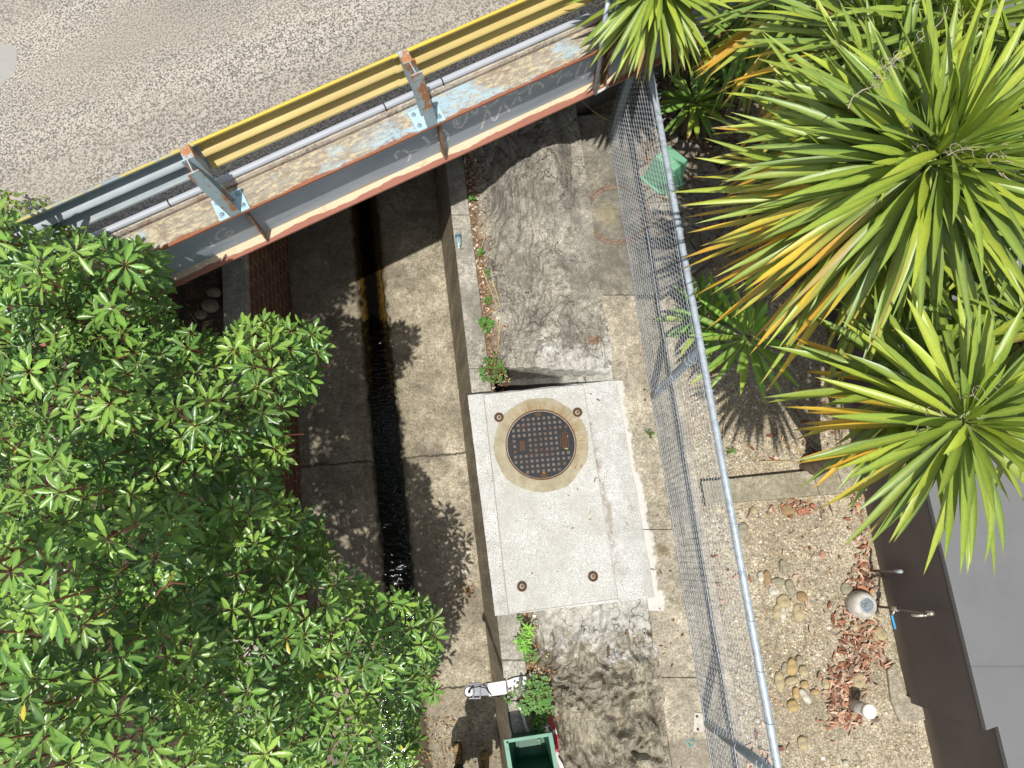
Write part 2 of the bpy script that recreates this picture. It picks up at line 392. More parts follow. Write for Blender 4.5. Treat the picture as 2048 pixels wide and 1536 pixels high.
m_rock = concrete('weathered_sandstone', '#b7b1a1', '#8a857a', '#716d63', 1.5, extra=rock_extra, bumpd=.02, speck=.5, rough=.95)
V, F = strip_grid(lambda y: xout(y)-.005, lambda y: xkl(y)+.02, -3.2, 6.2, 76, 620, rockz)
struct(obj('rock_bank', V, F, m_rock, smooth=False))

# concrete strip carrying the fence, step behind it
def kerb_extra(g, c):
    x, y, z = g.sep()
    e = g.math('SUBTRACT', x, g.math('ADD', g.math('MULTIPLY', y, -.137), 1.254))
    e = g.math('ADD', e, g.math('MULTIPLY', g.math('SUBTRACT', g.noise(7, 6, .7), .5), .3))
    yy = g.math('MULTIPLY', g.math('GREATER_THAN', y, -.45), g.math('LESS_THAN', y, 1.72))
    mk = g.math('MULTIPLY', g.ramp(e, (.06, 1), (.085, 0)), yy)
    c = g.mix(g.math('MULTIPLY', mk, .9), c, g.mix(g.noise(20, 5, .8), hx('#b5b3aa'), hx('#dedbd2')))
    d = g.math('ADD', g.dist2(W(1325, 1100, .2), .12, .1), g.math('MULTIPLY', g.noise(12, 5, .7), .9))
    return g.mix(g.mr(d, .7, 1.3, .7, 0), c, hx('#6a5a3c'))
m_kerb = concrete('kerb_concrete', '#b7ad98', '#968d7b', '#7d7566', 1.3, extra=kerb_extra)
k = MB(); js = [YA, -6, -3.4, -1.02, .28, 2.62]
ks = []
for i in range(len(js)-1):
    a, b = js[i]+.002, js[i+1]-.002; kk = MB()
    kk.prism([(xkl(a), a), (xfe(a)+.01, a), (xfe(b)+.01, b), (xkl(b), b)], -.1, ZK)
    if i == 0: kt = thing('concrete_kerb', 'long pale concrete strip under the foot of the chain link fence', 'kerb', (xkl(0)+.17, 0, 0))
    kk.obj('kerb_block', m_kerb, kt, bevel=.008)
kk = MB(); kk.prism([(xkl(YA)+.34, YA), (xft(YA), YA), (xft(2.7), 2.7), (xkl(2.7)+.34, 2.7)], -.1, .06)
kk.obj('footing_step', m_kerb, kt, bevel=.01)
# concrete pad at the buried manhole and green pillar
def pad_extra(g, c):
    d = g.math('ADD', g.dist2(W(1215, 430, .2), .2, .25), g.math('MULTIPLY', g.noise(14, 6, .7), 1.0))
    c = g.mix(g.mr(d, .8, 1.2, .2, 0), c, hx('#b0a05c'))
    x, y, z = g.sep()
    return g.mix(g.ramp(g.noise(4, 6, .7), (.5, 0), (.62, .5)), c, hx('#57534a'))
m_pad = concrete('pad_concrete', '#a19a89', '#7e796c', '#66625a', 1.5, extra=pad_extra)
pd = MB(); A_ = [(xkl(2.626)+.002, 2.626), (xfe(2.626)+.3, 2.626), (2.05, 3.0), (2.3, 3.9), (1.9, 4.5), (1.2, 4.75), (.72, 4.7), (.7, 3.9), (.82, 3.1)]
pd.prism(A_, -.1, ZK-.003); struct(pd.obj('concrete_pad', m_pad, bevel=.01))

# ------------------------------------------------------------------ slab with the manhole
def slab_extra(g, c):
    x, y, z = g.sep()
    k = g.ramp(g.noise(3.5, 7, .75, v=g.map(g.pos, sc=(1.5, .8, 1), lo=(5, 5, 0))), (.56, 0), (.66, .45))
    c = g.mix(k, c, hx('#8f8a7b'))
    ln = g.noise(9, 5, .7, v=g.map(g.pos, sc=(.25, 5, 1)))
    c = g.mix(g.ramp(ln, (.6, 0), (.7, .25)), c, hx('#77705f'))
    e = g.math('SUBTRACT', x, g.math('ADD', g.math('MULTIPLY', y, -.175), .965))
    e = g.math('ADD', e, g.math('MULTIPLY', g.math('SUBTRACT', g.noise(5, 5, .7, v=g.map(g.pos, sc=(1, .6, 1))), .5), .3))
    k = g.math('MULTIPLY', g.math('MULTIPLY', g.ramp(g.math('ABSOLUTE', e), (.01, .6), (.05, 0)), g.ramp(g.noise(6, 4, .7, v=g.map(g.pos, lo=(1, 6, 0))), (.42, 0), (.56, 1))), g.math('MULTIPLY', g.mr(y, 1.4, 1.0), g.mr(y, -.3, .1)))
    return g.mix(k, c, g.mix(g.fine(30, .5), hx('#6b5536'), hx('#93866a')))
m_render = concrete('white_render', '#cbcac6', '#bbb9b3', '#a8a69e', 1.6, extra=slab_extra, mott=.3, speck=.4, bumpd=.006)
m_precast = concrete('precast_slab', '#c4c3bd', '#bab8b0', '#adaaa0', 2.2, mott=.18, speck=.25, bumpd=.002)
st = thing('manhole_slab', 'whitish rendered concrete slab with a round iron cover on the channel edge', 'slab', (.43, .6, 0))
ZS = .215
c4 = [W(935, 790, ZS), W(1232, 760, ZS), W(1310, 1195, ZS), W(990, 1232, ZS)]
b = MB(); pts = []
for i in range(4):
    p, q = c4[i], c4[(i+1) % 4]
    for t_ in np.linspace(0, 1, 14, endpoint=False):
        j_ = .006 if i != 1 else .02
        o_ = Vector((noise.noise(p.lerp(q, t_)*9)*j_, noise.noise(p.lerp(q, t_)*9+Vector((5, 5, 5)))*j_, 0)) if t_ > 0 else Vector((0, 0, 0))
        pts.append(p.lerp(q, t_)+o_)
b.prism([(p.x, p.y) for p in pts], -.06, ZS); b.obj('base', m_render, st, bevel=.006)
ZT = .262
c5 = [W(967, 788, ZT), W(1167, 768, ZT), W(1237, 1197, ZT), W(1017, 1227, ZT)]
b = MB(); c6_ = [(p.x+(p.x-.43)*.006, p.y+(p.y-.6)*.006) for p in c5]; b.prism(c6_, ZS-.01, ZS+.0015); b.obj('joint_dirt', plain('joint_dirt', '#857c6a', .95, var=.3, sc=18), st)
b = MB(); b.prism([(p.x, p.y) for p in c5], ZS-.01, ZT); b.obj('raised_slab', m_precast, st, bevel=.012)
cc = W(1082, 889, ZT); RC = .335
g = G('stained_collar', .9, spec=.2)
v = g.n('ShaderNodeVectorMath', 0, dict(operation='SUBTRACT'), i0=g.pos, i1=(cc.x, cc.y, 0))
x, y, z = g.sep(v); ang = g.math('ARCTAN2', y, x); rad = g.math('SQRT', g.math('ADD', g.math('MULTIPLY', x, x), g.math('MULTIPLY', y, y)))
stk = g.noise(6, 6, .75, v=g.comb(g.math('MULTIPLY', ang, 4), g.math('MULTIPLY', rad, .6), 0))
c = g.mix(g.ramp(g.noise(7, 5, .7), (.35, 0), (.7, 1)), hx('#988e74'), hx('#b5ad95'))
tint = g.math('MULTIPLY', g.ramp(stk, (.42, 0), (.62, 1)), g.ramp(rad, (.33, 1), (.455, .15)))
ty = g.mr(g.math('ADD', y, g.math('MULTIPLY', x, .5)), -.2, .3, .15, 1)
c = g.mix(g.math('MULTIPLY', tint, ty), c, hx('#8a6630')); c = g.mix(g.math('MULTIPLY', g.ramp(g.noise(40, 5, .8), (.5, 0), (.65, 1)), .3), c, hx('#6e6654'))
g.set('Base Color', c); g.bump(g.noise(60, 4, .7), .6, .004); m_collar = g.m
pts = []
for i in range(80):
    a = 2*math.pi*i/80; r_ = .453+.022*noise.noise(Vector((math.cos(a)*2, math.sin(a)*2, 3)))+.009*noise.noise(Vector((math.cos(a)*9, math.sin(a)*9, 1)))
    pts.append((cc.x+r_*math.cos(a), cc.y+r_*math.sin(a)*1.0))
b = MB(); n_ = len(pts); inn = [(cc.x+(RC+.006)*math.cos(2*math.pi*i/80), cc.y+(RC+.006)*math.sin(2*math.pi*i/80)) for i in range(80)]
V = [(p[0], p[1], ZT+.008) for p in pts]+[(p[0], p[1], ZT+.012) for p in inn]+[(p[0], p[1], ZT-.004) for p in pts]+[(p[0], p[1], ZT-.02) for p in inn]
F = [(i, (i+1) % n_, n_+(i+1) % n_, n_+i) for i in range(n_)]+[(2*n_+i, 2*n_+(i+1) % n_, (i+1) % n_, i) for i in range(n_)]+[(n_+i, n_+(i+1) % n_, 3*n_+(i+1) % n_, 3*n_+i) for i in range(n_)]
b.add(V, F).obj('collar', m_collar, st, smooth=False)
# iron cover: waffle of raised squares
def iron(name, base, rust, amt, sc=8, rough=.6, metal=.6):
    g = G(name, rough, metal, .5); n_ = g.noise(sc, 7, .75); f = g.ramp(n_, (amt-.06, 0), (amt+.08, 1))
    c = g.mix(f, g.mix(g.noise(sc*5, 4, .7), hx(base), tuple(min(1, v*1.8) for v in hx(base)[:3])), g.mix(g.noise(sc*6, 4, .8), hx(rust), hx('#3c2315')))
    g.set('Base Color', c); g.set('Metallic', g.mr(f, 0, 1, metal, 0)); g.set('Roughness', g.mr(f, 0, 1, rough, .9)); g.bump(g.noise(sc*12, 4, .7), .5, .002); return g.m
m_iron = iron('cast_iron', '#26282a', '#6b4429', .62, 7)
m_stud = iron('worn_iron_stud', '#5c554d', '#7a4f33', .56, 9, .55, .3)
m_rust = iron('rusted_iron', '#4a3a2c', '#6d4a30', .45, 12, .85, .2)
mc = thing('manhole_cover', 'round dark iron cover with square studs in the white slab', 'manhole cover', (cc.x, cc.y, ZT-.01))
b = MB(); b.lathe([(0, ZT-.03), (RC-.012, ZT-.03), (RC-.012, ZT+.004), (RC-.018, ZT+.006), (0, ZT+.006)], (cc.x, cc.y, 0), 72); b.obj('plate', m_iron, mc)
b = MB(); b.lathe([(RC+.004, ZT-.03), (RC+.004, ZT+.012), (RC-.006, ZT+.012), (RC-.008, ZT-.03)], (cc.x, cc.y, 0), 72); b.obj('rim', iron('rim_rust', '#5a3a22', '#8a5a30', .4, 10, .9, .1), mc)
b = MB(); a0 = R(5); p_ = .0505
for i in range(-7, 8):
    for j in range(-7, 8):
        u, v_ = i*p_, j*p_
        if math.hypot(u, v_) > RC-.035: continue
        if (abs(u+.17) < .04 and abs(v_-.0) < .06) or (abs(u-.225) < .05 and abs(v_-.02) < .11) or (i == 0 and abs(j) == 6): continue
        X = cc.x+u*math.cos(a0)-v_*math.sin(a0); Y = cc.y+u*math.sin(a0)+v_*math.cos(a0)
        M = Matrix.Rotation(a0, 3, 'Z')
        s0, s1 = .0155, .0125
        V = [M @ Vector((sx*s_, sy*s_, 0)) + Vector((X, Y, ZT+zz)) for s_, zz in ((s0, .004), (s1, .014), (s1*.55, .0142), (s1*.5, .009)) for sx, sy in ((-1, -1), (1, -1), (1, 1), (-1, 1))]
        F = [(4*r_+q, 4*r_+(q+1) % 4, 4*r_+4+(q+1) % 4, 4*r_+4+q) for r_ in range(3) for q in range(4)]+[(12, 13, 14, 15)]
        b.add(V, F)
b.obj('stud_pattern', m_stud, mc)
for u, v_, a_, c_ in ((-.18, 0, .05, .1), (.215, .02, .016, .16), (.24, .02, .016, .2), (.262, .02, .012, .16), (.19, .02, .012, .12), (0, .295, .06, .04), (0, -.295, .06, .05)):
    X = cc.x+u*math.cos(a0)-v_*math.sin(a0); Y = cc.y+u*math.sin(a0)+v_*math.cos(a0)
    b = MB(); b.box((X, Y, ZT+.008), (a_, c_, .01), Matrix.Rotation(a0, 3, 'Z')); b.obj('raised_panel', m_rust, mc, bevel=.002)
m_dark = plain('dark_hole', '#15120e', .9)
for i, (px, py, nm) in enumerate(((998, 835, 'top left'), (1155, 825, 'top right'), (1044, 1173, 'bottom left'), (1186, 1153, 'bottom right'))):
    p = W(px, py, ZT)
    b = MB(); b.lathe([(.046, -.01), (.046, .012), (.04, .016), (.026, .012), (.02, -.004), (.0, -.006)], (p.x, p.y, ZT), 24)
    so_ = b.obj('lifting_socket', m_rust, st, smooth=True)
    b = MB(); b.lathe([(.012, -.01), (.016, .004), (.008, .009), (0, .009)], (p.x+.002, p.y, ZT), 12); b.obj('plug', plain('dirty_plug', '#7d6448', .9, var=.3, sc=40), so_, smooth=True)

# buried manhole in the pad, cut by the fence
m_ring = plain('red_brown_ring', '#84705f', .9, var=.3, sc=20, dirt='#55483e', bumpd=.003)
p = W(1234, 429, ZK)
mh = thing('manhole_cover', 'round concrete-filled cover with a red-brown iron ring, crossed by the fence', 'manhole cover', (p.x, p.y, ZK))
b = MB(); b.lathe([(0, .0), (.29, .0), (.29, .006), (0, .006)], p, 64); b.obj('concrete_infill', m_pad, mh)
b = MB(); b.lathe([(.345, -.01), (.345, .009), (.333, .011), (.331, .002), (.318, .002)], p, 64)
b.lathe([(.318, -.01), (.318, .01), (.296, .01), (.292, -.004)], p, 64)
for i in range(40):
    a = 2*math.pi*i/40; b.box((p.x+.325*math.cos(a), p.y+.325*math.sin(a), ZK+.006), (.02, .006, .007), Matrix.Rotation(a, 3, 'Z'))
b.obj('iron_ring', m_ring, mh)

# ------------------------------------------------------------------ garden kerb and building
m_gk = concrete('garden_kerb_concrete', '#aea58e', '#908872', '#7c7562', 1.6)
gk = thing('garden_kerb', 'low grey concrete kerb crossing the gravel from fence to dark wall', 'kerb', W(1560, 975, 0))
zt = .1
q = [W(1403, 962, zt), W(1455, 958, zt), W(1625, 940, zt), W(1672, 932, zt), W(1752, 915, zt)]
q2 = [W(1412, 1012, zt), W(1462, 1005, zt), W(1640, 990, zt), W(1690, 985, zt), W(1765, 978, zt)]
for i in range(4):
    a, b_, c_, d_ = q[i], q[i+1], q2[i+1], q2[i]; t_ = (b_-a).normalized()*.002
    b = MB(); b.prism([(v.x, v.y) for v in (a+t_, b_-t_, c_-t_, d_+t_)], -.1, zt); b.obj('kerb_block', m_gk, gk, bevel=.007)

m_wd = None
g = G('dark_wall_paint', .55, spec=.35)
c = g.mix(g.ramp(g.noise(1.3, 4, .6), (.35, 0), (.7, 1)), hx('#4a4342'), hx('#5a5251'))
c = g.mix(g.ramp(g.noise(18, 6, .8), (.6, 0), (.75, .3)), c, hx('#83796f')); x, y, z = g.sep()
c = g.mix(g.mr(z, .18, .0, 0, .45), c, hx('#8b7e6a')); g.set('Base Color', c); g.bump(g.noise(1.5, 3, .5), .5, .01); m_wd = g.m
g = G('light_wall_paint', .6, spec=.3)
c = g.mix(g.noise(.9, 3, .5), hx('#696969'), hx('#757575')); c = g.mix(g.ramp(g.noise(3, 7, .75), (.5, 0), (.75, .4)), c, hx('#626061')); ys_ = g.math('ABSOLUTE', g.math('SUBTRACT', g.math('FRACT', g.math('MULTIPLY', g.sep()[1], .62)), .5)); c = g.mix(g.ramp(ys_, (.0, .5), (.005, 0)), c, hx('#454446')); c = g.mix(g.ramp(g.noise(14, 6, .8), (.66, 0), (.8, .35)), c, hx('#77767a'))
g.set('Base Color', c); g.bump(g.noise(1.2, 3, .5), .5, .01); m_wl = g.m
pA, pB = W(1725, 985, 0), W(1818, 1405, 0); d = (pB-pA).normalized(); pA = pA-d*6.5
pC = W(1838, 1405, 0); pC.y = pB.y+.03; pD = pC+d*8
bt = thing('building', 'low dark brown walled structure with a flat smooth light grey top at the right edge', 'building', (pB.x+.5, pB.y, 0))
th = 1.05
poly = [(pA.x, pA.y), (pB.x, pB.y), (pC.x, pC.y), (pD.x, pD.y), (pD.x+5, pD.y), (pA.x+5, pA.y)]
b = MB(); b.prism(poly, -.3, th); b.obj('lower_wall', m_wd, bt)
poly2 = [(x_-(.004), y_) for x_, y_ in poly[:4]]+poly[4:]
b = MB(); b.prism(poly2, th, th+.05); b.obj('roof', m_wl, bt, bevel=.004)
# rough concrete foot of the wall
b = MB()
pp = [W(*t_, .03) for t_ in ((1775, 1340), (1790, 1325), (1812, 1390), (1848, 1412), (1856, 1440), (1800, 1445), (1782, 1400))]
b.prism([(v.x, v.y) for v in pp], -.1, .035); b.obj('footing', m_kerb, bt, bevel=.01)
m_mark = None

# ------------------------------------------------------------------ pipes, taps and vent in the yard
m_galv = plain('galvanised_steel', '#b4bec5', .45, .2, .12, 25, dirt='#868d92')
m_steel = plain('dull_pipe_steel', '#66625e', .5, .5, .25, 14, dirt='#6b4630')
m_brass = plain('pale_metal_fitting', '#c9c0b0', .35, .7, .15, 30)
m_blue = plain('blue_plastic', '#2f9fd6', .4)
m_vent = plain('vent_concrete', '#c6c0b4', .9, var=.12, sc=20, dirt='#9a9184', bumpd=.003)
m_white = plain('white_plastic', '#cfccc4', .5, var=.06)
p = W(1755, 1213, 0); p.x += .005
t = thing('standpipe_tap', 'brown water pipe with brass tap and blue lever valve against the dark wall', 'tap', p)
hP = .86
b = MB(); b.tube([p+Vector((0, 0, -.02)), p+Vector((0, 0, hP))], .011, 10); b.obj('pipe', m_steel, t, smooth=True)
b = MB(); b.tube([p+Vector((-.0, 0, hP-.04)), p+Vector((0, 0, hP+.03))], .02, 10); b.tube([p+Vector((0, 0, hP)), p+Vector((-.05, -.015, hP)), p+Vector((-.11, -.02, hP-.01)), p+Vector((-.125, -.02, hP-.05))], [.014, .016, .013, .013], 10)
b.tube([p+Vector((-.06, -.015, hP)), p+Vector((-.06, -.015, hP+.04))], .009, 8); b.box(p+Vector((-.06, -.015, hP+.045)), (.05, .012, .008)); b.obj('tap', m_brass, t, smooth=True)
b = MB(); b.tube([p+Vector((0, 0, .27)), p+Vector((0, 0, .35))], [.02, .024], 10); b.tube([p+Vector((0, 0, .31)), p+Vector((-.03, -.05, .31))], .009, 8); vv = b.obj('valve', m_brass, t, smooth=True)
b = MB(); b.box(p+Vector((-.03, -.115, .312)), (.018, .12, .006), Matrix.Rotation(R(8), 3, 'Z')); b.obj('lever', m_blue, vv, bevel=.003)
p = W(1737, 1141, 0); p.x += .01
t = thing('standpipe', 'short thin dark pipe standing by the dark wall, without a tap', 'pipe', p)
b = MB(); b.tube([p, p+Vector((0, 0, .5))], .012, 10); b.obj('pipe', m_steel, t, smooth=True)
b = MB(); b.tube([p+Vector((0, 0, .48)), p+Vector((0, 0, .57))], .017, 10); b.obj('end_cap', m_galv, t, smooth=True)
p = W(1714, 1208, 0)
t = thing('drain_vent', 'round pale concrete vent with a black grate beside the dark wall', 'vent', p)
tilt = Matrix.Rotation(R(6), 3, 'Y')
b = MB(); b.lathe([(.122, -.05), (.125, .06), (.118, .12), (.102, .15), (.078, .165), (.07, .16), (.07, .1)], p, 36, tilt); b.obj('body', m_vent, t, smooth=True)
b = MB(); b.lathe([(.07, .13), (.07, .135), (0, .135)], p, 28, tilt); b.obj('opening', m_dark, t)
b = MB(); b.lathe([(.072, .145), (.072, .16), (.062, .16), (.062, .145)], p, 28, tilt)
for i in range(-3, 4):
    h_ = math.sqrt(max(0, .065**2-(i*.018)**2))
    for ax in (0, 1):
        for rot in (R(38),):
            M = tilt @ Matrix.Rotation(rot+ax*math.pi/2, 3, 'Z'); b.box(p+M @ Vector((0, i*.018, .155)), (2*h_, .005, .005), M)
b.obj('grate', m_galv, t)
p = W(1706, 1409, 0)
t = thing('pipe_stub', 'short upright pipe with a flat white cap in the bark chips', 'pipe', p)
b = MB(); b.tube([p-Vector((0, 0, .03)), p+Vector((0, 0, .30))], .056, 28); b.obj('pipe', m_vent, t, smooth=True)
b = MB(); b.lathe([(.062, .28), (.062, .315), (.056, .32), (0, .318)], p, 28); b.obj('cap', m_white, t)

# cobbles seen one by one
def cobble_mesh(seed, sub=3):
    bm = bmesh.new(); bmesh.ops.create_icosphere(bm, subdivisions=sub, radius=1)
    for v in bm.verts:
        v.co *= 1+.16*noise.noise(v.co*.9+Vector((seed*3.1, 0, 0)))+.05*noise.noise(v.co*2.4+Vector((0, seed*2.3, 0)))
    V = [tuple(v.co) for v in bm.verts]; F = [tuple(x.index for x in f.verts) for f in bm.faces]; bm.free(); return V, F
def stonemat(name, c):
    return plain(name, c, .88, var=.2, sc=26, dirt='#84765c', bumpd=.004)
sm = dict(tan=stonemat('tan_stone', '#b0a27e'), grey=stonemat('grey_stone', '#96907c'), pale=stonemat('pale_stone', '#c4bfae'), ochre=stonemat('ochre_stone', '#b59a68'), brown=stonemat('brown_stone', '#9a7f5a'), pink=stonemat('pink_stone', '#b8876b'), dirty=stonemat('dirty_stone', '#6b6455'))
cb = [(400,150,70,100,20,'grey','large grey wedge cobble nearest the fence rail'),(470,30,45,40,0,'tan','tan cobble just below the garden kerb by the fence'),(670,30,90,65,0,'brown','brown cobble under the garden kerb, beside brick pieces'),
(640,360,45,85,0,'grey','narrow upright cobble above the cluster of cobbles'),(508,420,40,60,0,'pale','pale cobble right beside the fence rail'),(546,425,45,85,5,'brown','brown cobble next to the pale one by the fence rail'),(610,447,80,38,0,'grey','flat oval cobble lying across the top of the cluster'),(585,497,66,58,0,'pale','pale round cobble in the cluster'),(683,485,55,100,-15,'grey','grey slanted cobble in the cluster'),
(750,535,62,58,0,'brown','brown round cobble right of the cluster'),(645,563,80,75,-30,'tan','tan round cobble in the middle of the cluster'),(607,620,55,85,15,'tan','tan cobble at the lower left of the cluster'),(637,635,40,75,0,'pale','pale narrow cobble at the foot of the cluster'),(733,625,72,105,0,'tan','largest oval cobble of the cluster'),
(870,290,32,45,0,'pink','small pinkish cobble alone on bare clay'),(1010,490,72,75,0,'grey','grey triangular cobble above the concrete vent'),(1058,708,50,65,15,'tan','tan cobble in bark below the vent'),(1200,755,90,100,-35,'tan','big yellowish cobble against the dark wall under the vent'),(1078,1035,75,110,42,'tan','big smooth oval cobble in the bark above the pipe stub'),
(690,945,62,95,15,'ochre','orange cobble in the lower cluster'),(645,950,30,60,20,'grey','grey sliver cobble left of the orange one'),(760,970,55,60,0,'tan','tan cobble right of the orange one'),(620,1035,55,110,0,'tan','long upright cobble of the lower cluster'),(690,1025,80,42,-15,'tan','flat cobble lying across the lower cluster'),(765,1050,50,42,0,'ochre','small ochre cobble of the lower cluster'),
(768,1118,42,92,-32,'pale','pale blue-grey slanted cobble'),(715,1100,38,62,10,'ochre','small ochre cobble left of the slanted pale one'),(828,1092,50,28,0,'ochre','small flat ochre cobble right of the slanted pale one'),(697,1175,66,65,0,'ochre','round ochre cobble below the lower cluster'),(890,1045,45,60,0,'tan','tan cobble at the edge of the bark'),(755,1395,58,72,0,'tan','round cobble alone near the bottom of the yard'),
(735,905,40,50,0,'grey','small grey cobble at the top of the lower cluster'),(870,540,32,20,0,'pale','small pale stone near the vent'),(490,1257,30,28,0,'pale','small white stone by the fence rail'),(1005,1508,34,28,0,'pale','small white stone at the bottom edge of the yard')]
protos = [cobble_mesh(i, 2 if i > 5 else 3) for i in range(6)]
for i, (cx_, cy_, w_, h_, rot, mt, lb) in enumerate(cb):
    p = W(1348+cx_/2.92, 1010+cy_/2.92, .02); rx, ry = w_/2/2.92/205, h_/2/2.92/205; rz = min(rx, ry)*.62
    V, F = protos[i % 4]; a = -R(rot); M = Matrix.Rotation(a, 3, 'Z')
    P = [p+M @ Vector((v[0]*rx*1.0, v[1]*ry*1.0, v[2]*rz))-Vector((0, 0, rz*.38)) for v in V]
    e = obj('cobble', P, F, sm[mt], smooth=True); tag(e, lb, 'stone', 'cobbles scattered on the yard gravel')
    e.data.transform(Matrix.Translation(-p)); e.location = p

# ------------------------------------------------------------------ gravel, bark, litter (nobody could count them)
def scatter_mesh(name, pts, mat, size, flat=.6, seed=1, cols=None, parent=None):
    r_ = np.random.default_rng(seed); bm = bmesh.new(); bmesh.ops.create_icosphere(bm, subdivisions=1, radius=1)
    bv = np.array([tuple(v.co) for v in bm.verts]); bf = np.array([[x.index for x in f.verts] for f in bm.faces]); bm.free()
    n = len(pts); Vs = np.repeat(bv[None], n, 0)*(1+r_.normal(0, .12, (n, len(bv), 1)))
    s_ = r_.uniform(*size, (n, 1, 3)); s_[:, :, 2] *= flat; Vs = Vs*s_; a = r_.uniform(0, 6.28, n); ca, sa = np.cos(a)[:, None], np.sin(a)[:, None]
    X = Vs[..., 0]*ca-Vs[..., 1]*sa; Y = Vs[..., 0]*sa+Vs[..., 1]*ca
    Vs = np.stack([X, Y, Vs[..., 2]], -1)+np.array(pts)[:, None]
    F = (bf[None]+(np.arange(n)*len(bv))[:, None, None]).reshape(-1, 3)
    C = None
    if cols is not None:
        k_ = r_.integers(0, len(cols), n); C = np.array([hx(c) for c in cols])[k_]*np.append(r_.uniform(.75, 1.15, (n, 1)).repeat(3, 1), np.ones((n, 1)), 1); C = np.repeat(C[:, None], len(bv), 1)
    return obj(name, Vs.reshape(-1, 3), F, mat, parent, col=C)
def vcol(name, rough=.85, ov=.5):
    g = G(name, rough, spec=.2); c = g.mix(ov, g.attr(), g.mix(g.noise(50, 4, .7), (.25, .25, .25), (.75, .75, .75)), 'OVERLAY'); g.set('Base Color', c); return g.m
m_peb = vcol('pebbles'); m_bark = vcol('bark'); m_lit = vcol('litter')
def wallx(y): return pA.x+(pB.x-pA.x)*(y-pA.y)/(pB.y-pA.y) if y > pB.y else pC.x+(y-pC.y)*(pD.x-pC.x)/(pD.y-pC.y)
P = []
while len(P) < 9500:
    y = random.uniform(-2.8, 4.2); x = random.uniform(xft(y), wallx(y)-.02)
    k_ = noise.noise(Vector((x*1.6, y*1.6, 4)))
    if y > 1.0: k_ += .25
    e = (x-xft(y)); k_ += .35*smooth(.9, .2, e)
    if random.random() < .45+k_*1.3: P.append((x, y, yardz(x, y)+.001))
stuff(scatter_mesh('gravel', P, m_peb, (.005, .012), .6, 3, ['#bfae8c', '#a8946a', '#d2c8ae', '#8a7c64', '#b8a27a', '#ddd7c8', '#978872', '#a6a198', '#6f6656']), 'small yellow-brown gravel over the yard behind the fence', 'gravel')
P = []
while len(P) < 260:
    y = random.uniform(-2.3, 3.2); x = random.uniform(xft(y)+.1, wallx(y)-.05); P.append((x, y, yardz(x, y)+.004))
stuff(scatter_mesh('pale_gravel', P, m_peb, (.009, .022), .6, 5, ['#dcd6c6', '#c9bb98', '#b98a68', '#d0c2a0', '#a99c80']), 'larger pale stones mixed into the yard gravel', 'gravel')
# shards and stones in the joint behind the coping
P = []
for i in range(700):
    y = random.uniform(-2.2, 4.6); x = xout(y)+abs(random.gauss(.06, .06)); P.append((x, y, rockz(x, y)+.004))
stuff(scatter_mesh('joint_rubble', P, m_peb, (.006, .022), .5, 6, ['#c9b6a0', '#a88f78', '#8a6a52', '#d8cfc0', '#6a5240', '#b8927a']), 'rubble and shards in the joint behind the drain coping', 'rubble')

def chips(name, pts, mat, L, Wd, cols, seed=2, lift=.01, tilt=.35, bend=0):
    r_ = np.random.default_rng(seed); V = []; F = []; C = []
    cl = [hx(c) for c in cols]
    for i, p in enumerate(pts):
        l, w_ = r_.uniform(*L)/2, r_.uniform(*Wd)/2; a = r_.uniform(0, 6.28)
        M = Matrix.Rotation(a, 3, 'Z') @ Matrix.Rotation(r_.normal(0, tilt), 3, 'Y') @ Matrix.Rotation(r_.normal(0, tilt), 3, 'X')
        h_ = w_*.35; q = Vector(p)+Vector((0, 0, lift*r_.uniform(.2, 1.3)))
        k_ = len(V); bz = bend*r_.uniform(-1, 1)
        for (x_, y_, z_) in ((-l, -w_*.3, 0), (-l*.3, -w_, bz), (l*.5, -w_*.9, bz), (l, 0, 0), (l*.4, w_, bz), (-l*.4, w_*.8, bz)):
            V.append(q+M @ Vector((x_, y_, z_))); 
        for (x_, y_, z_) in ((-l, -w_*.3, 0), (-l*.3, -w_, bz), (l*.5, -w_*.9, bz), (l, 0, 0), (l*.4, w_, bz), (-l*.4, w_*.8, bz)):
            V.append(q+M @ Vector((x_, y_, z_-h_)))
        F += [tuple(k_+j for j in range(6))]+[(k_+(j+1) % 6, k_+j, k_+6+j, k_+6+(j+1) % 6) for j in range(6)]
        c_ = np.array(cl[r_.integers(0, len(cl))])*r_.uniform(.7, 1.2); c_[3] = 1; C += [c_]*12
    return obj(name, V, F, mat, None, col=C)
P = []
def blob(n, px, py, sx, sy, z=.01):
    for _ in range(n):
        v = W(random.gauss(px, sx), random.gauss(py, sy), z)
        if v.x < wallx(v.y)-.02: P.append((v.x, v.y, z+yardz(v.x, v.y)))
for a in ((45, 1712, 1010, 8, 22), (40, 1728, 1090, 7, 35), (80, 1725, 1165, 16, 20), (70, 1700, 1245, 20, 26), (120, 1735, 1300, 22, 28), (90, 1690, 1350, 18, 32), (130, 1682, 1400, 18, 28), (60, 1690, 1440, 22, 8), (70, 1430, 1235, 8, 28), (25, 1420, 1150, 5, 30), (50, 1590, 1015, 28, 8), (40, 1600, 1150, 90, 90), (60, 1500, 1530, 30, 30), (60, 1650, 850, 70, 60)): blob(*a)
stuff(chips('bark_chips', P, m_bark, (.02, .12), (.008, .034), ['#ae7a5c', '#91604a', '#c09a7e', '#cfb298', '#7b5240', '#b08a72', '#c7a890', '#8c7a68'], 4, .02, .4), 'reddish bark chips heaped along the dark wall', 'bark chips')
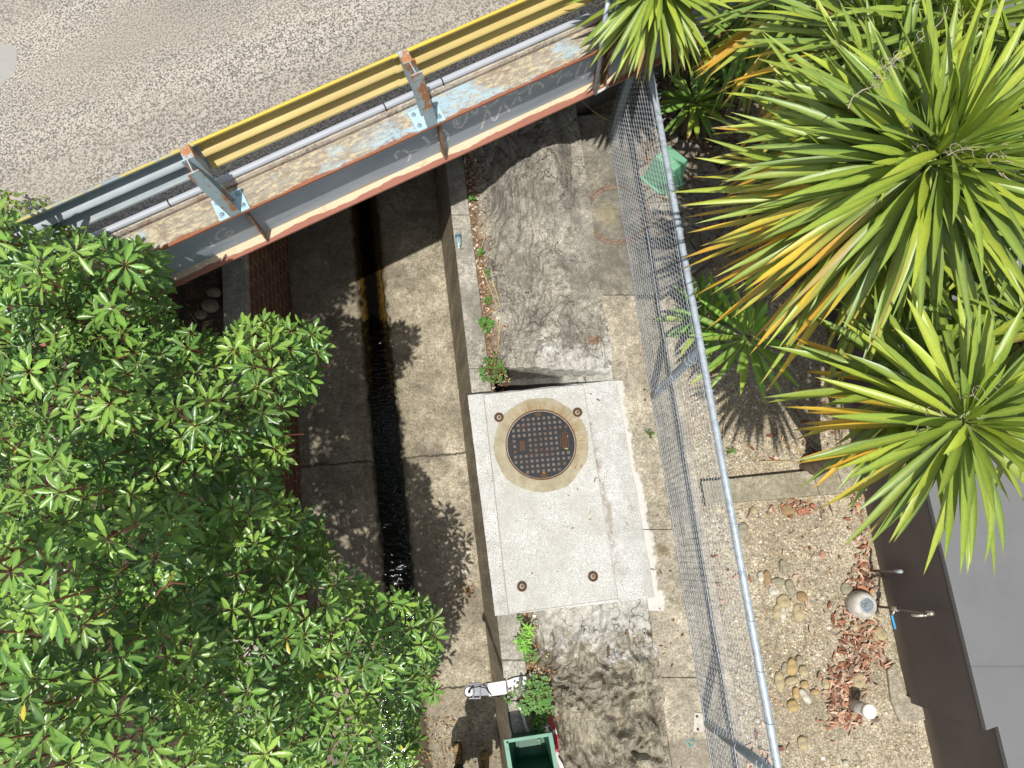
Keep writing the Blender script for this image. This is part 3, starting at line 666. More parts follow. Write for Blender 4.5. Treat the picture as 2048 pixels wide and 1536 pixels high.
# broken brick pieces under the garden kerb
for i, (px, py, s_) in enumerate(((1603, 1023, .075), (1614, 1017, .05), (1578, 1016, .06), (1625, 1012, .045))):
    p = W(px, py, .02); b = MB(); b.box(p, (s_, s_*.7, .03), Matrix.Rotation(R(20+50*i), 3, 'Z') @ Matrix.Rotation(R(8), 3, 'X'))
    tag(b.obj('brick_piece', stonemat('broken_brick', '#b5745a'), bevel=.006), ['largest broken red brick piece under the garden kerb', 'second broken brick piece, touching the largest one', 'broken brick piece beside the brown cobble', 'smallest broken brick piece, farthest right under the kerb'][i], 'brick', 'broken brick pieces under the garden kerb')

# ------------------------------------------------------------------ chain link fence
FZ0, FZ1 = ZK, 1.8
def fp(y, z): return Vector((xfe(y)+.055*(z-.2)/1.6, y, z))
ft = thing('chain_link_fence', 'galvanised chain link fence with top rail along the concrete strip', 'fence', fp(1, .2))
y0, y1, pt, hz = 4.5, -3.6, .05, .034
nw = int((y0-y1)/pt); ns = int((FZ1-.02-FZ0)/hz)
Vs = []; Fs = []; base = 0; r_ = .0014
for i in range(nw):
    yc = y0-i*pt
    kk = np.arange(ns+1); yy = yc+np.where(kk % 2 == 0, -pt/2, pt/2)*(1.0); zz = FZ0+.01+kk*hz
    bul = .012*np.sin(yc*2.1+zz*3)+.008*np.sin(yc*7)
    xx = 1.03+(4.52-yy)*.1117+.055*(zz-.2)/1.6+np.where(kk % 2 == 0, .0022, -.0022)+bul*np.sin((zz-.2)/1.6*math.pi)+.004
    c_ = np.stack([xx, yy, zz], 1)
    for t3 in range(3):
        a = t3*2.094; Vs.append(c_+np.array([math.cos(a)*r_, math.sin(a)*r_, 0]))
    idx = np.arange(ns)
    for t3 in range(3):
        a0_, b0_ = base+t3*(ns+1), base+((t3+1) % 3)*(ns+1)
        Fs.append(np.stack([a0_+idx, b0_+idx, b0_+idx+1, a0_+idx+1], 1))
    base += 3*(ns+1)
m_wire = plain('wire_zinc', '#ccd3da', .45, .15, .1, 30)
m_galv2 = plain('post_zinc', '#8c979b', .5, .5, .12, 20, dirt='#7a8482')
obj('wire_mesh', np.concatenate(Vs), np.concatenate(Fs), m_wire, ft)
for zz in (.24, .98, 1.76):
    b = MB(); b.tube([fp(y_, zz)+Vector((.006+.004*math.sin(y_*5), 0, .012*math.sin(y_*2.2) if .3 < zz < 1.5 else 0)) for y_ in np.linspace(4.5, -3.6, 60)], .0024, 4); b.obj('tension_wire', m_wire, ft)
b = MB(); b.tube([fp(y_, FZ1)+Vector((.03, 0, .004*math.sin(y_*1.7))) for y_ in np.linspace(4.5, -3.6, 30)], .0265, 16); rl = b.obj('top_rail', m_galv, ft, smooth=True)
for y_ in np.arange(4.2, -2, -.33):
    b = MB(); p = fp(y_, FZ1)+Vector((.03, 0, 0)); b.tube([p+Vector((.0325*math.cos(a), .006*math.sin(a*.5), .0325*math.sin(a))) for a in np.linspace(0, 6.28, 14)], .002, 4); b.obj('wire_tie', m_wire, rl)
b = MB()
# loose wire ends twisted above the rail
for y_ in np.arange(4.3, -2.5, -.05):
    if random.random() < .55:
        p = fp(y_, FZ1)+Vector((.062, 0, random.uniform(-.02, .0))); q_ = p+Vector((random.uniform(.008, .03), random.uniform(-.02, .02), random.uniform(0, .02)))
        b.tube([p-Vector((.01, 0, .03)), p, q_], .0016, 3)
stuff(b.obj('wire_ends', m_wire, ft))
for i, (yb_, mt) in enumerate(((4.42, m_galv2), (1.565, m_galv2), (-1.40, m_galv2))):
    p0 = fp(yb_, ZK)+Vector((.03, 0, -.02)); p1 = fp(yb_, FZ1)+Vector((.03, -.0, -.02))
    b = MB(); b.tube([p0, p1], .036 if i else .045, 18); po = b.obj('post', mt, ft, smooth=True)
    for zz in (.55, .62, 1.05, 1.5, 1.6): 
        b = MB(); p = p0.lerp(p1, (zz-.2)/1.6); b.tube([p+Vector((.041*math.cos(a), .041*math.sin(a), .008*math.sin(a))) for a in np.linspace(0, 6.28, 16)], .002, 4); b.obj('wire_tie', m_wire, po)
    if i:
        b = MB(); b.box(fp(yb_, ZK)+Vector((-.045, .01, .006)), (.09, .16, .008), Matrix.Rotation(R(-6), 3, 'Z')); b.box(fp(yb_, ZK)+Vector((.0, .01, -.03)), (.008, .12, .08)); br = b.obj('base_bracket', m_kerb if i == 1 else m_vent, po, bevel=.002)
        for dy in (-.045, .06): MB().lathe([(.012, .008), (.012, .014), (.006, .02), (0, .02)], fp(yb_, ZK)+Vector((-.058, dy, 0)), 6).obj('bolt', m_rust, br)

# ------------------------------------------------------------------ bridge
BD = Vector((.887, .461, 0)).normalized(); BM = Vector((BD.y, -BD.x, 0))      # along the bridge, and square to it (towards the open drain)
def B(s, D, z): return BD*s-BM*D+Vector((0, 0, z))
def sD(px, py, z): p = W(px, py, z); return p.dot(BD), -p.dot(BM)
def onface(px, py, D):
    a = W(px, py, 0); o = Vector((0, 0, H)); r = a-o; t = (D)/(-(r.dot(BM))); return o+r*t
SL, SR = -12.0, sD(1214, 160, 1.9)[0]; SG = SR+1.6
zb, zt = 1.60, 2.16
Do, Dw, Di = 3.162, 3.262, 3.395
def bprism(mb, s0, s1, prof):                    # profile [(D,z)] swept along the bridge
    n = len(prof); mb.add([B(s0, d, z) for d, z in prof]+[B(s1, d, z) for d, z in prof], [tuple(range(n)), tuple(range(2*n-1, n-1, -1))]+[((i+1) % n, i, i+n, (i+1) % n+n) for i in range(n)])
def bcoord(g, lo=(0, 0, 0)):
    """coordinates along / across the bridge, from world position"""
    return g.map(g.pos, rot=(0, 0, -math.atan2(BD.y, BD.x)), lo=lo)

def girder_mat(name, kind):
    g = G(name, .62, spec=.35); v = bcoord(g); sx, sy, sz = g.sep(v)
    st = g.map(v, sc=(.6, 3, 3))
    if kind == 'web':
        c = g.mix(g.ramp(g.noise(2.2, 6, .65, v=st), (.3, 0), (.7, 1)), hx('#8d9aa5'), hx('#aab4ba'))
        c = g.mix(g.ramp(g.noise(60, 4, .8, v=v), (.6, 0), (.7, .5)), c, hx('#a9b2b4'))
        k_ = g.math('ADD', g.mr(sz, zb+.14, zb+.01, 0, .6), g.math('MULTIPLY', g.math('SUBTRACT', g.noise(3.5, 6, .7, v=st), .5), 1.6))
        c = g.mix(g.ramp(k_, (.5, 0), (.62, .85)), c, hx('#b99a72'))
        k_ = g.ramp(g.noise(7, 6, .75, v=v), (.64, 0), (.72, .6)); c = g.mix(k_, c, hx('#54402f'))
    elif kind == 'top':
        c = g.mix(g.ramp(g.noise(9, 7, .78, v=g.map(v, sc=(.55, 1.4, 1))), (.36, 0), (.6, 1)), hx('#84725f'), hx('#9d9688'))
        c = g.mix(g.ramp(g.noise(24, 6, .85, v=g.map(v, sc=(.5, 1.3, 1), lo=(3, 3, 3))), (.5, 0), (.56, .8)), c, hx('#c9bc9a'))
        bl = g.math('MULTIPLY', g.ramp(g.noise(2.2, 3, .5, v=g.map(v, sc=(.9, 1.6, 1), lo=(.6, 1, 0))), (.5, 0), (.62, .9)), g.ramp(g.noise(30, 6, .85, v=g.map(v, sc=(.6, 1.4, 1))), (.42, 0), (.5, 1)))
        c = g.mix(bl, c, g.mix(g.noise(40, 3, .7), hx('#84b0c8'), hx('#bccfd4')))
        e = g.math('ADD', g.mr(sy, Do+.07, Do+.005, 0, 1), g.math('MULTIPLY', g.math('SUBTRACT', g.noise(7, 6, .75, v=g.map(v, sc=(.5, 1, 1))), .5), 1.6))
        c = g.mix(g.ramp(e, (.6, 0), (.85, .95)), c, g.mix(g.noise(30, 4, .8), hx('#7d4a33'), hx('#a5694a')))
    elif kind == 'bot':
        wv = g.math('ADD', g.math('MULTIPLY', g.math('SUBTRACT', g.noise(1.3, 5, .6, v=g.map(v, sc=(1, .1, .1))), .5), .16), g.math('MULTIPLY', sx, .0))
        e = g.math('ADD', g.math('SUBTRACT', sy, Do+.05), wv)
        c = g.mix(g.ramp(e, (.49, 0), (.51, 1)) if False else g.ramp(g.math('MULTIPLY', g.math('ADD', e, .05), 10), (.44, 0), (.52, 1)), g.mix(g.noise(5, 5, .7), hx('#94604e'), hx('#ab7563')), g.mix(g.noise(9, 5, .75), hx('#cbb592'), hx('#dccdb0')))
        c = g.mix(g.ramp(g.noise(11, 6, .8, v=v), (.58, 0), (.68, .5)), c, hx('#8c5a3c'))
    c = g.mix(.35, c, g.mix(g.noise(90, 3, .7), (.25, .25, .25), (.75, .75, .75)), 'OVERLAY')
    g.set('Base Color', c); g.bump(g.noise(55, 5, .75), .5, .003); return g.m
m_web, m_top, m_bot = [girder_mat('girder_'+k_, k_) for k_ in ('web', 'top', 'bot')]
br = thing('bridge_girder', 'rusty blue-grey steel girder with graffiti along the bridge edge', 'girder', B(-1, Dw, zb))
b = MB(); bprism(b, SL, SG, [(Do, zt), (Di, zt), (Di, zt-.022), (Do, zt-.022)]); b.obj('top_flange', m_top, br, bevel=.003)
b = MB(); bprism(b, SL, SG, [(Dw, zt-.021), (Dw+.014, zt-.021), (Dw+.014, zb+.021), (Dw, zb+.021)]); b.obj('web', m_web, br)
b = MB(); bprism(b, SL, SG, [(Do, zb+.022), (Di, zb+.022), (Di, zb), (Do, zb)]); b.obj('bottom_flange', m_bot, br, bevel=.003)
g = G('rust_edge', .8); g.set('Base Color', g.mix(g.ramp(g.noise(14, 6, .75), (.4, 0), (.6, 1)), hx('#6a3c2a'), hx('#a08a70'))); m_re = g.m
posts = [sD(470, 425, zt)[0], sD(860, 243, zt)[0]]
step = posts[1]-posts[0]
for s_ in [posts[0]-step*2, posts[0]-step, posts[0], posts[1], SR-.05, SR+.02]:
    b = MB(); so_ = s_+.06
    b.add([B(so_, Do+.03, zt-.022), B(so_, Dw, zt-.022), B(so_, Dw, zb+.022), B(so_, Do+.008, zb+.022), B(so_, Do+.012, zb+.1)]+[B(so_+.014, Do+.03, zt-.022), B(so_+.014, Dw, zt-.022), B(so_+.014, Dw, zb+.022), B(so_+.014, Do+.008, zb+.022), B(so_+.014, Do+.012, zb+.1)],
          [(0, 1, 2, 3, 4), (9, 8, 7, 6, 5)]+[((i+1) % 5, i, i+5, (i+1) % 5+5) for i in range(5)])
    b.obj('stiffener', m_re, br)
# graffiti painted on the web
g = G('faded_white_paint', .7); g.set('Base Color', hx('#e6eaea'))
tb = g.t.nodes.new('ShaderNodeBsdfTransparent'); mx = g.t.nodes.new('ShaderNodeMixShader'); g.put(mx.inputs[0], g.ramp(g.noise(45, 4, .7), (.3, .25), (.6, .9)))
g.t.links.new(tb.outputs[0], mx.inputs[1]); g.t.links.new(g.b.outputs[0], mx.inputs[2]); g.t.links.new(mx.outputs[0], g.t.nodes['Material Output'].inputs[0]); m_gr = g.m
def cr(x, y): return (900+x/6.2, 60+y/6.2)          # coordinates of the lettering as measured
ST = [  # scrawled strokes, measured on the web
 [(130, 1130), (110, 1170), (85, 1165), (95, 1100), (130, 1090), (60, 1110), (45, 1170), (90, 1215), (150, 1190), (200, 1110), (210, 1020), (230, 960)],
 [(225, 960), (320, 1040), (345, 930), (355, 880)], [(400, 890), (410, 940), (470, 950), (560, 900), (600, 840), (580, 820)], [(455, 900), (470, 870)],
 [(690, 780), (720, 805), (780, 780), (790, 740)], [(830, 720), (820, 780), (880, 780), (960, 720), (985, 650), (940, 640)], [(920, 700), (935, 670)],
 [(1085, 550), (1115, 600), (1140, 545)], [(1245, 500), (1265, 580), (1330, 560), (1390, 480), (1385, 440), (1340, 430)], [(1290, 520), (1300, 495), (1330, 490)],
 [(390, 1225), (455, 1000), (470, 1000), (560, 1120), (650, 920), (740, 1010)], [(770, 940), (835, 830), (880, 880)],
 [(990, 800), (1000, 720), (1060, 660), (1130, 670), (1160, 720)], [(1330, 670), (1360, 600), (1400, 560), (1440, 540)], [(1440, 580), (1470, 520), (1500, 560), (1520, 540)],
 [(1630, 400), (1570, 580), (1750, 520)], [(1725, 385), (1640, 610)]]
ST = [[cr(*q_) for q_ in s_] for s_ in ST]
c2 = lambda x, y: (650+x/2.926, y/2.926)
ST += [[c2(*q_) for q_ in s_] for s_ in ([(425, 930), (410, 900), (450, 880), (480, 890), (500, 910), (480, 950)], [(490, 890), (560, 870), (610, 840), (570, 800)], [(650, 800), (690, 760), (720, 800), (700, 840), (660, 830)])]
c6 = lambda x, y: (280+x/6.827, 280+y/6.827)
ST += [[c6(*q_) for q_ in s_] for s_ in ([(1180, 1210), (1120, 1220), (1060, 1270), (1040, 1340), (1100, 1370)], [(1190, 1250), (1170, 1290), (1210, 1310), (1260, 1270), (1240, 1240), (1190, 1250)], [(960, 1400), (1010, 1440), (900, 1460), (800, 1500)])]
b = MB()
for s_ in ST:
    P = []
    for i in range(len(s_)-1):
        p0, p1, p2, p3 = [Vector(s_[min(max(j, 0), len(s_)-1)]) for j in (i-1, i, i+1, i+2)]
        for t_ in np.linspace(0, 1, 7, endpoint=i == len(s_)-2):
            P.append(.5*((2*p1)+(-p0+p2)*t_+(2*p0-5*p1+4*p2-p3)*t_*t_+(-p0+3*p1-3*p2+p3)*t_**3))
    P = [onface(q_.x, q_.y, Dw-.001) for q_ in P]; P = [q_ for q_ in P if zb+.03 < q_.z < zt-.03]
    if len(P) < 3: continue
    V = []
    for i, q_ in enumerate(P):
        t_ = (P[min(i+1, len(P)-1)]-P[max(i-1, 0)]).normalized(); n_ = t_.cross(BM).normalized()*.012; V += [q_-n_, q_+n_]
    b.add(V, [(2*i, 2*i+1, 2*i+3, 2*i+2) for i in range(len(P)-1)])
gf = b.obj('graffiti', m_gr, br)

# deck: exposed aggregate road
g = G('exposed_aggregate', .92, spec=.2); v = bcoord(g)
n1 = g.noise(66, 2, .6, v=v); n0 = g.noise(95, 2, .6, v=g.map(v, lo=(3, 1, 2)))
f = g.math('ADD', g.math('MULTIPLY', n1, .7), g.math('MULTIPLY', n0, .3))
c = g.mix(g.ramp(f, (.42, 0), (.56, 1)), hx('#5e5a53'), hx('#beb6a9'))
c = g.mix(g.ramp(g.noise(1.0, 6, .62, v=g.map(v, sc=(.45, 1.5, 1))), (.38, 0), (.66, .5)), c, hx('#7b756b'))
c = g.mix(g.ramp(g.noise(1.5, 5, .6, v=g.map(v, sc=(.5, 1.2, 1), lo=(7, 3, 0))), (.5, 0), (.7, .3)), c, hx('#ada392'))
pc = W(-22, 112, 2.3); dd = g.math('ADD', g.dist2(pc, .16, .19), g.math('MULTIPLY', g.noise(9, 5, .7), .5))
c = g.mix(g.mr(dd, 1.2, 1.28, 1, 0), c, g.mix(g.noise(30, 5, .8), hx('#96938c'), hx('#a8a59e')))
g.set('Base Color', c); g.bump(f, .6, .006); m_road = g.m
zr = 2.20
b = MB(); bprism(b, -24, 24, [(3.47, zr), (16, zr+.1), (16, zr-.2), (3.47, zr-.2)]); struct(b.obj('road', m_road))
g = G('deck_edge_concrete', .9, spec=.2); v = bcoord(g); sx, sy, sz = g.sep(v)
c = g.mix(g.ramp(g.noise(5, 6, .7, v=v), (.35, 0), (.7, 1)), hx('#b5aa9a'), hx('#cbc0ae'))
c = g.mix(g.math('MULTIPLY', g.ramp(g.noise(55, 5, .85, v=v), (.5, 0), (.56, .8)), g.ramp(g.noise(1.1, 4, .6, v=v), (.42, 0), (.56, 1))), c, hx('#2c2c30'))
c = g.mix(g.ramp(g.noise(8, 5, .7, v=g.map(v, sc=(.5, 1, 1), lo=(4, 0, 0))), (.55, 0), (.68, .6)), c, hx('#8a5a3c'))
g.set('Base Color', c); g.bump(g.noise(50, 4, .7), .6, .004); m_edge = g.m
dk = thing('deck_edge', 'speckled concrete edge strip of the bridge deck beside the girder', 'kerb', B(-1, 3.45, zr))
b = MB(); bprism(b, -24, 24, [(3.407, zr-.03), (3.413, zr-.006), (3.425, zr+.004), (3.472, zr+.004), (3.472, zr-.2), (3.41, zr-.2)]); b.obj('edge_strip', m_edge, dk)
b = MB(); bprism(b, SL, SR, [(Di+.002, zt-.015), (3.409, zt-.015), (3.409, zt-.2), (Di+.002, zt-.2)]); b.obj('joint_filler', plain('rusty_filler', '#57301f', .9, var=.4), dk)
b = MB(); bprism(b, SL, SR, [(3.425, zr-.19), (3.9, zr-.19), (3.9, zb-.0), (3.425, zb-.0)]); b.obj('deck_beam', m_edge, dk)
# conduit
g = G('conduit_grey', .5, spec=.4); c = g.mix(g.noise(5, 4, .6), hx('#a5a9b0'), hx('#b5b9be')); g.set('Base Color', c); m_cond = g.m
ct = thing('conduit_pipe', 'light grey plastic conduit lying along the bridge deck edge', 'pipe', B(-1, 3.465, zr+.03))
b = MB()
b.tube([B(s_, 3.441+.002*math.sin(s_*2), zr+.029) for s_ in np.linspace(-11, SR+.0, 60)], .026, 14); b.obj('pipe', m_cond, ct, smooth=True)
m_black = plain('black_band', '#1d1e20', .6)
for (px, py) in ((341, 415), (772, 217), (884, 160)):
    s_ = sD(px, py, zr+.05)[0]; b = MB(); b.tube([B(s_-.005, 3.441, zr+.029), B(s_+.005, 3.441, zr+.029)], .029, 14); b.obj('joint_band', m_black, ct)

# guardrail
def rail_mat(name, yellow):
    g = G(name, .5, spec=.4); v = bcoord(g); sx, sy, sz = g.sep(v)
    if yellow:
        c = g.mix(g.ramp(g.noise(2.5, 5, .6, v=g.map(v, sc=(.5, 2, 2))), (.35, 0), (.65, 1)), hx('#b59f5e'), hx('#cdb970')); c = g.mix(g.mr(sz, 2.69, 2.712), c, hx('#e0c04a'))
        c = g.mix(g.ramp(g.noise(5, 6, .7, v=g.map(v, sc=(.3, 2, 2), lo=(3, 0, 0))), (.5, 0), (.7, .5)), c, hx('#b5a27c'))
        c = g.mix(g.ramp(g.noise(30, 5, .8, v=v), (.66, 0), (.74, .5)), c, hx('#8b7a4a'))
    else:
        c = g.mix(g.ramp(g.noise(6, 6, .7, v=g.map(v, sc=(.3, 1, 1))), (.35, 0), (.65, 1)), hx('#828d92'), hx('#a3adb0'))
        k_ = g.math('MULTIPLY', g.ramp(g.noise(9, 6, .75, v=g.map(v, sc=(.5, 1, 1))), (.47, 0), (.53, 1)), g.mr(sz, 2.69, 2.71))
        c = g.mix(g.math('MULTIPLY', k_, .9), c, hx('#c6b45c'))
        c = g.mix(g.ramp(g.noise(8, 6, .7, v=g.map(v, lo=(5, 1, 1))), (.55, 0), (.7, .4)), c, hx('#b5ad9c'))
    g.set('Base Color', c); g.bump(g.noise(40, 4, .7), .3, .002); return g.m
m_yel, m_grr = rail_mat('yellow_rail_paint', 1), rail_mat('galvanised_rail', 0)
Dr, zw = 3.425, 2.39
def wprof(t=0):
    pr = [(.330, .070), (.322, .078), (.306, .076), (.262, .010), (.25, .002), (.222, .002), (.21, .008), (.185, .062), (.175, .075), (.165, .08), (.155, .075), (.145, .062), (.12, .008), (.108, .002), (.08, .002), (.068, .010), (.024, .076), (.008, .078), (0, .070)]
    a = [(Dr+.078-u-t, zw+z) for z, u in pr]; bk = [(d+.004, z) for d, z in a][::-1]; return a+bk
def wbeam(name, s0, s1, mat, t, parent):
    b = MB(); pr = wprof(t); n = len(pr); h_ = n//2
    V = [B(s_, d, z) for s_ in (s0, s1) for d, z in pr]
    F = [((i+1) % n, i, i+n, (i+1) % n+n) for i in range(n)]+[(i, i+1, n-2-i, n-1-i) for i in range(h_-1)]+[(n+i+1, n+i, 2*n-1-i, 2*n-2-i) for i in range(h_-1)]
    b.add(V, F); return b.obj(name, mat, parent)
gr = thing('guardrail', 'W-profile guardrail on rusty posts, galvanised at the left and yellow to the right', 'guardrail', B(posts[0], Do+.1, zt))
wbeam('rail_beam', -12, posts[0]+.02, m_grr, .005, gr)['label'] = 'grey galvanised rail beam with flecks of yellow paint'
wbeam('rail_beam', posts[0]-.14, posts[1]+.22, m_yel, 0, gr)['label'] = 'yellow rail beam between the two posts'
wbeam('rail_beam', posts[1]-.12, SR+6, m_yel, .006, gr)['label'] = 'yellow rail beam running off to the top right'
g = G('rusty_post', .75); n_ = g.noise(7, 7, .75, v=g.map(g.pos, sc=(1, 1, .6)))
c = g.mix(g.ramp(n_, (.49, 0), (.57, 1)), g.mix(g.noise(30, 5, .7), hx('#8fa6ae'), hx('#b3c3c6')), g.mix(g.noise(25, 5, .8), hx('#9a5a30'), hx('#b98a58'))); g.set('Base Color', c); g.bump(g.noise(40, 4, .7), .5, .003); m_post = g.m
g = G('pale_blue_plate', .6, metal=.0); g.set('Base Color', g.mix(g.ramp(g.noise(14, 6, .75), (.58, 0), (.68, 1)), g.mix(g.noise(40, 4, .7), hx('#9cc4d6'), hx('#c0d8de')), hx('#a07048'))); m_plate = g.m
m_bolt = plain('bolt_steel', '#9bb0b8', .45, .4, .2, 60)
for i, s_ in enumerate([posts[0]-step*2, posts[0]-step]+posts+[posts[1]+step]):
    lean = -.045; pb = B(s_, Do+.06, zt)
    b = MB()
    def post_box(d0, d1, w0, z0, z1):
        V = []
        for z_ in (z0, z1):
            l_ = lean*(z_-zt)/.6
            for (ds, dd_) in ((-w0, d0), (w0, d0), (w0, d1), (-w0, d1)): V.append(B(s_+ds+l_, Do+dd_, z_))
        b.add(V, [(0, 1, 2, 3), (7, 6, 5, 4)]+[((k_+1) % 4, k_, k_+4, (k_+1) % 4+4) for k_ in range(4)])
    # two flanges and the web between them, top cut sloping up to the rail
    b = MB(); post_box(.0, .01, .043, zt+.012, 2.80); post_box(.01, .11, .004, zt+.012, 2.80); post_box(.11, .12, .043, zt+.012, 2.80)
    po = b.obj('post', m_post, gr)
    b = MB(); 
    zt0, zt1 = zw+.10, zw+.35
    V = []
    for z_ in (zt0, zt1):
        l_ = lean*(z_-zt)/.6
        for (ds, dd_) in ((-.036, .121), (.036, .121), (.036, Dr+.0-Do), (-.036, Dr+.0-Do)): V.append(B(s_+ds+l_, Do+dd_, z_))
    b.add(V, [(0, 1, 2, 3), (7, 6, 5, 4)]+[((k_+1) % 4, k_, k_+4, (k_+1) % 4+4) for k_ in range(4)]); b.obj('spacer_block', m_post, po)
    b = MB(); b.add([B(s_+a_, Do+d_, z_) for z_ in (zt+.001, zt+.014) for a_, d_ in ((-.125, .004), (.115, .004), (.115, .19), (-.125, .19))], [(3, 2, 1, 0), (4, 5, 6, 7)]+[(k_, (k_+1) % 4, (k_+1) % 4+4, k_+4) for k_ in range(4)])
    bp = b.obj('base_plate', m_plate, po, bevel=.002)
    for a_, d_ in ((-.09, .045), (.08, .045), (-.09, .15), (.08, .15)):
        b = MB(); b.lathe([(.02, .013), (.02, .017), (.014, .018), (.014, .03), (.007, .031), (.007, .044), (0, .044)], B(s_+a_, Do+d_, zt), 12); b.obj('bolt', m_bolt, bp)
    if 2 <= i <= 3:
        for a_, z_ in ((-.11, .225), (.13, .225), (-.08, .09), (.16, .09), (.10, .225), (.13, .09)):
            b = MB(); M = Matrix.Rotation(R(90), 3, 'X'); p = B(s_+a_, Dr+.07, zw+z_)
            q_ = BM.to_track_quat('Z', 'Y').to_matrix(); b.lathe([(.018, 0), (.018, .006), (.011, .007), (.011, .022), (0, .022)], p, 8, q_); b.obj('bolt', m_bolt if i == 3 else m_yel, gr)
# abutments carrying the deck on both banks
m_abut = concrete('abutment_concrete', '#8f887a', '#6d675c', '#57524a', 1.2)
ab = thing('abutment', 'concrete wall carrying the bridge end beneath the yucca leaves', 'wall', B(SR+1, 3.3, 0))
b = MB(); bprism(b, SR-.25, 18, [(3.95, -.2), (3.95, 1.97), (6, 1.97), (6, -.2)]); b.obj('face', m_abut, ab)
b = MB(); bprism(b, SR-.25, 18, [(3.43, 1.48), (3.43, 1.59), (3.95, 1.59), (3.95, 1.48)]); b.obj('cap', m_abut, ab)
ab = thing('abutment', 'concrete wall carrying the bridge end behind the shrub at the left', 'wall', B(-6, 3.6, 0))
b = MB(); bprism(b, -18, -4.9, [(3.5, -.2), (3.5, 2.09), (6, 2.09), (6, -.2)]); b.obj('face', m_abut, ab)
# slim grey pipe standing before the girder end
p1 = W(1191, 187, 1.52); p0_ = onface(1191, 187, Do-.03); p1_ = onface(1206, 62, Do-.05)
t = thing('cable_pipe', 'slim grey vertical pipe clipped to the girder end under the yucca', 'pipe', p0_)
b = MB(); b.tube([p0_, p1_, p1_+Vector((.01, .06, .22))], .017, 12); b.obj('pipe', m_galv, t, smooth=True)
b = MB(); e_ = onface(1218, 172, Do-.03); b.tube([p0_, p0_.lerp(e_, .5), e_], .012, 8); b.obj('bracket', m_white, t, smooth=True)

# ------------------------------------------------------------------ small things on the bank
m_green = plain('green_fibreglass', '#74ad8a', .5, var=.08, sc=9, dirt='#7fb090', spec=.4)
m_green2 = plain('green_fibreglass_inside', '#265a43', .5, var=.15, sc=9, dirt='#2f6e50', spec=.4)
def Q(px, py, z): return W(px, py, z)
# upright cabinet
z0, z1 = ZK, ZK+.46
s_, w_, e_ = Q(1331, 397, z0), Q(1283, 358, z0), Q(1366, 368, z0)
n_ = w_+e_-s_
gc = thing('utility_cabinet', 'pale green fibreglass cabinet standing behind the fence under the yucca', 'cabinet', (s_+n_)/2)
cen = (s_+n_)/2
def quad(k, z): return [Vector((cen.x+(p.x-cen.x)*k, cen.y+(p.y-cen.y)*k, z)) for p in (s_, e_, n_, w_)]
b = MB(); b.loft([quad(1.1, z0), quad(1.1, z0+.02), quad(.96, z0+.025), quad(.76, z1-.03), quad(.72, z1)]); b.obj('shell', m_green, gc, bevel=.012)
# the same shell lying open, upside down
zr_ = .42
a_, b_, c_ = Q(1007, 1480, zr_), Q(1104, 1465, zr_), Q(1020, 1560, zr_)
d_ = b_+c_-a_; cen2 = (a_+d_)/2
gc2 = thing('upturned_cover', 'open green fibreglass cover lying upside down on the coping at the bottom edge', 'cover', Vector((cen2.x, cen2.y, 0)))
def quad2(k, z): return [Vector((cen2.x+(p.x-cen2.x)*k, cen2.y+(p.y-cen2.y)*k, z)) for p in (a_, c_, d_, b_)]
b = MB(); rings = [quad2(1.0, zr_), quad2(1.0, zr_-.02), quad2(.84, zr_-.022), quad2(.66, .02), quad2(.0, .02)]
b.loft(rings[:4]); 
b = MB(); R_ = [quad2(.66, .02), quad2(.84, zr_-.022), quad2(1., zr_-.022), quad2(1., zr_)]; V = [p for r_ in R_ for p in r_]
F = [(4*i+k_, 4*i+(k_+1) % 4, 4*i+4+(k_+1) % 4, 4*i+4+k_) for i in range(3) for k_ in range(4)]+[(3, 2, 1, 0)]
b.add(V, F); b.obj('shell', m_green2, gc2)
b = MB(); R_ = [quad2(1., zr_+.0005), quad2(.83, zr_+.0005), quad2(.81, zr_-.02), quad2(.63, .03), quad2(.50, .032), quad2(.48, .05), quad2(.42, .05)]; V = [p for r_ in R_ for p in r_]
F = [(4*i+k_, 4*i+(k_+1) % 4, 4*i+4+(k_+1) % 4, 4*i+4+k_) for i in range(1, 6) for k_ in range(4)]+[(24, 25, 26, 27)]
b.add(V, F); b.obj('inside', m_green2, gc2)
b = MB(); b.add(V[:8], [(k_, (k_+1) % 4, 4+(k_+1) % 4, 4+k_) for k_ in range(4)]); b.obj('rim', plain('green_rim', '#58896f', .5, var=.1, sc=9, dirt='#6b9a82'), gc2)
b = MB(); p = a_.lerp(d_, .07); b.lathe([(.009, 0), (.009, .0015), (0, .0015)], Vector((p.x, p.y, zr_)), 10); b.obj('screw_hole', m_dark, gc2)

# bottle lying on the coping
g = G('clear_bottle', .12, spec=.5); g.set('Base Color', hx('#9fb9b8')); g.set('Alpha', .75); m_pet = g.m
p0, p1 = Q(918, 500, .035), Q(916, 466, .035); ax = (p0-p1).normalized()
bo = thing('plastic_bottle', 'small clear plastic bottle lying on the coping of the drain wall', 'bottle', (p0+p1)/2-Vector((0, 0, .033)))
M = ax.to_track_quat('Z', 'Y').to_matrix()
b = MB(); b.lathe([(.024, 0), (.03, .008), (.031, .04), (.029, .06), (.031, .08), (.031, .115), (.022, .14), (.013, .155), (.012, .165)], p1, 18, M); b.obj('body', m_pet, bo, smooth=True)
b = MB(); b.lathe([(.0135, .163), (.0135, .18), (0, .18)], p1, 14, M); b.obj('cap', plain('pale_cap', '#b9d5d8', .4), bo)
b = MB(); b.lathe([(.0318, .03), (.0318, .062)], p1, 18, M); b.obj('label_band', plain('dark_label', '#4d6d7c', .5, var=.3, sc=60), bo, smooth=True)

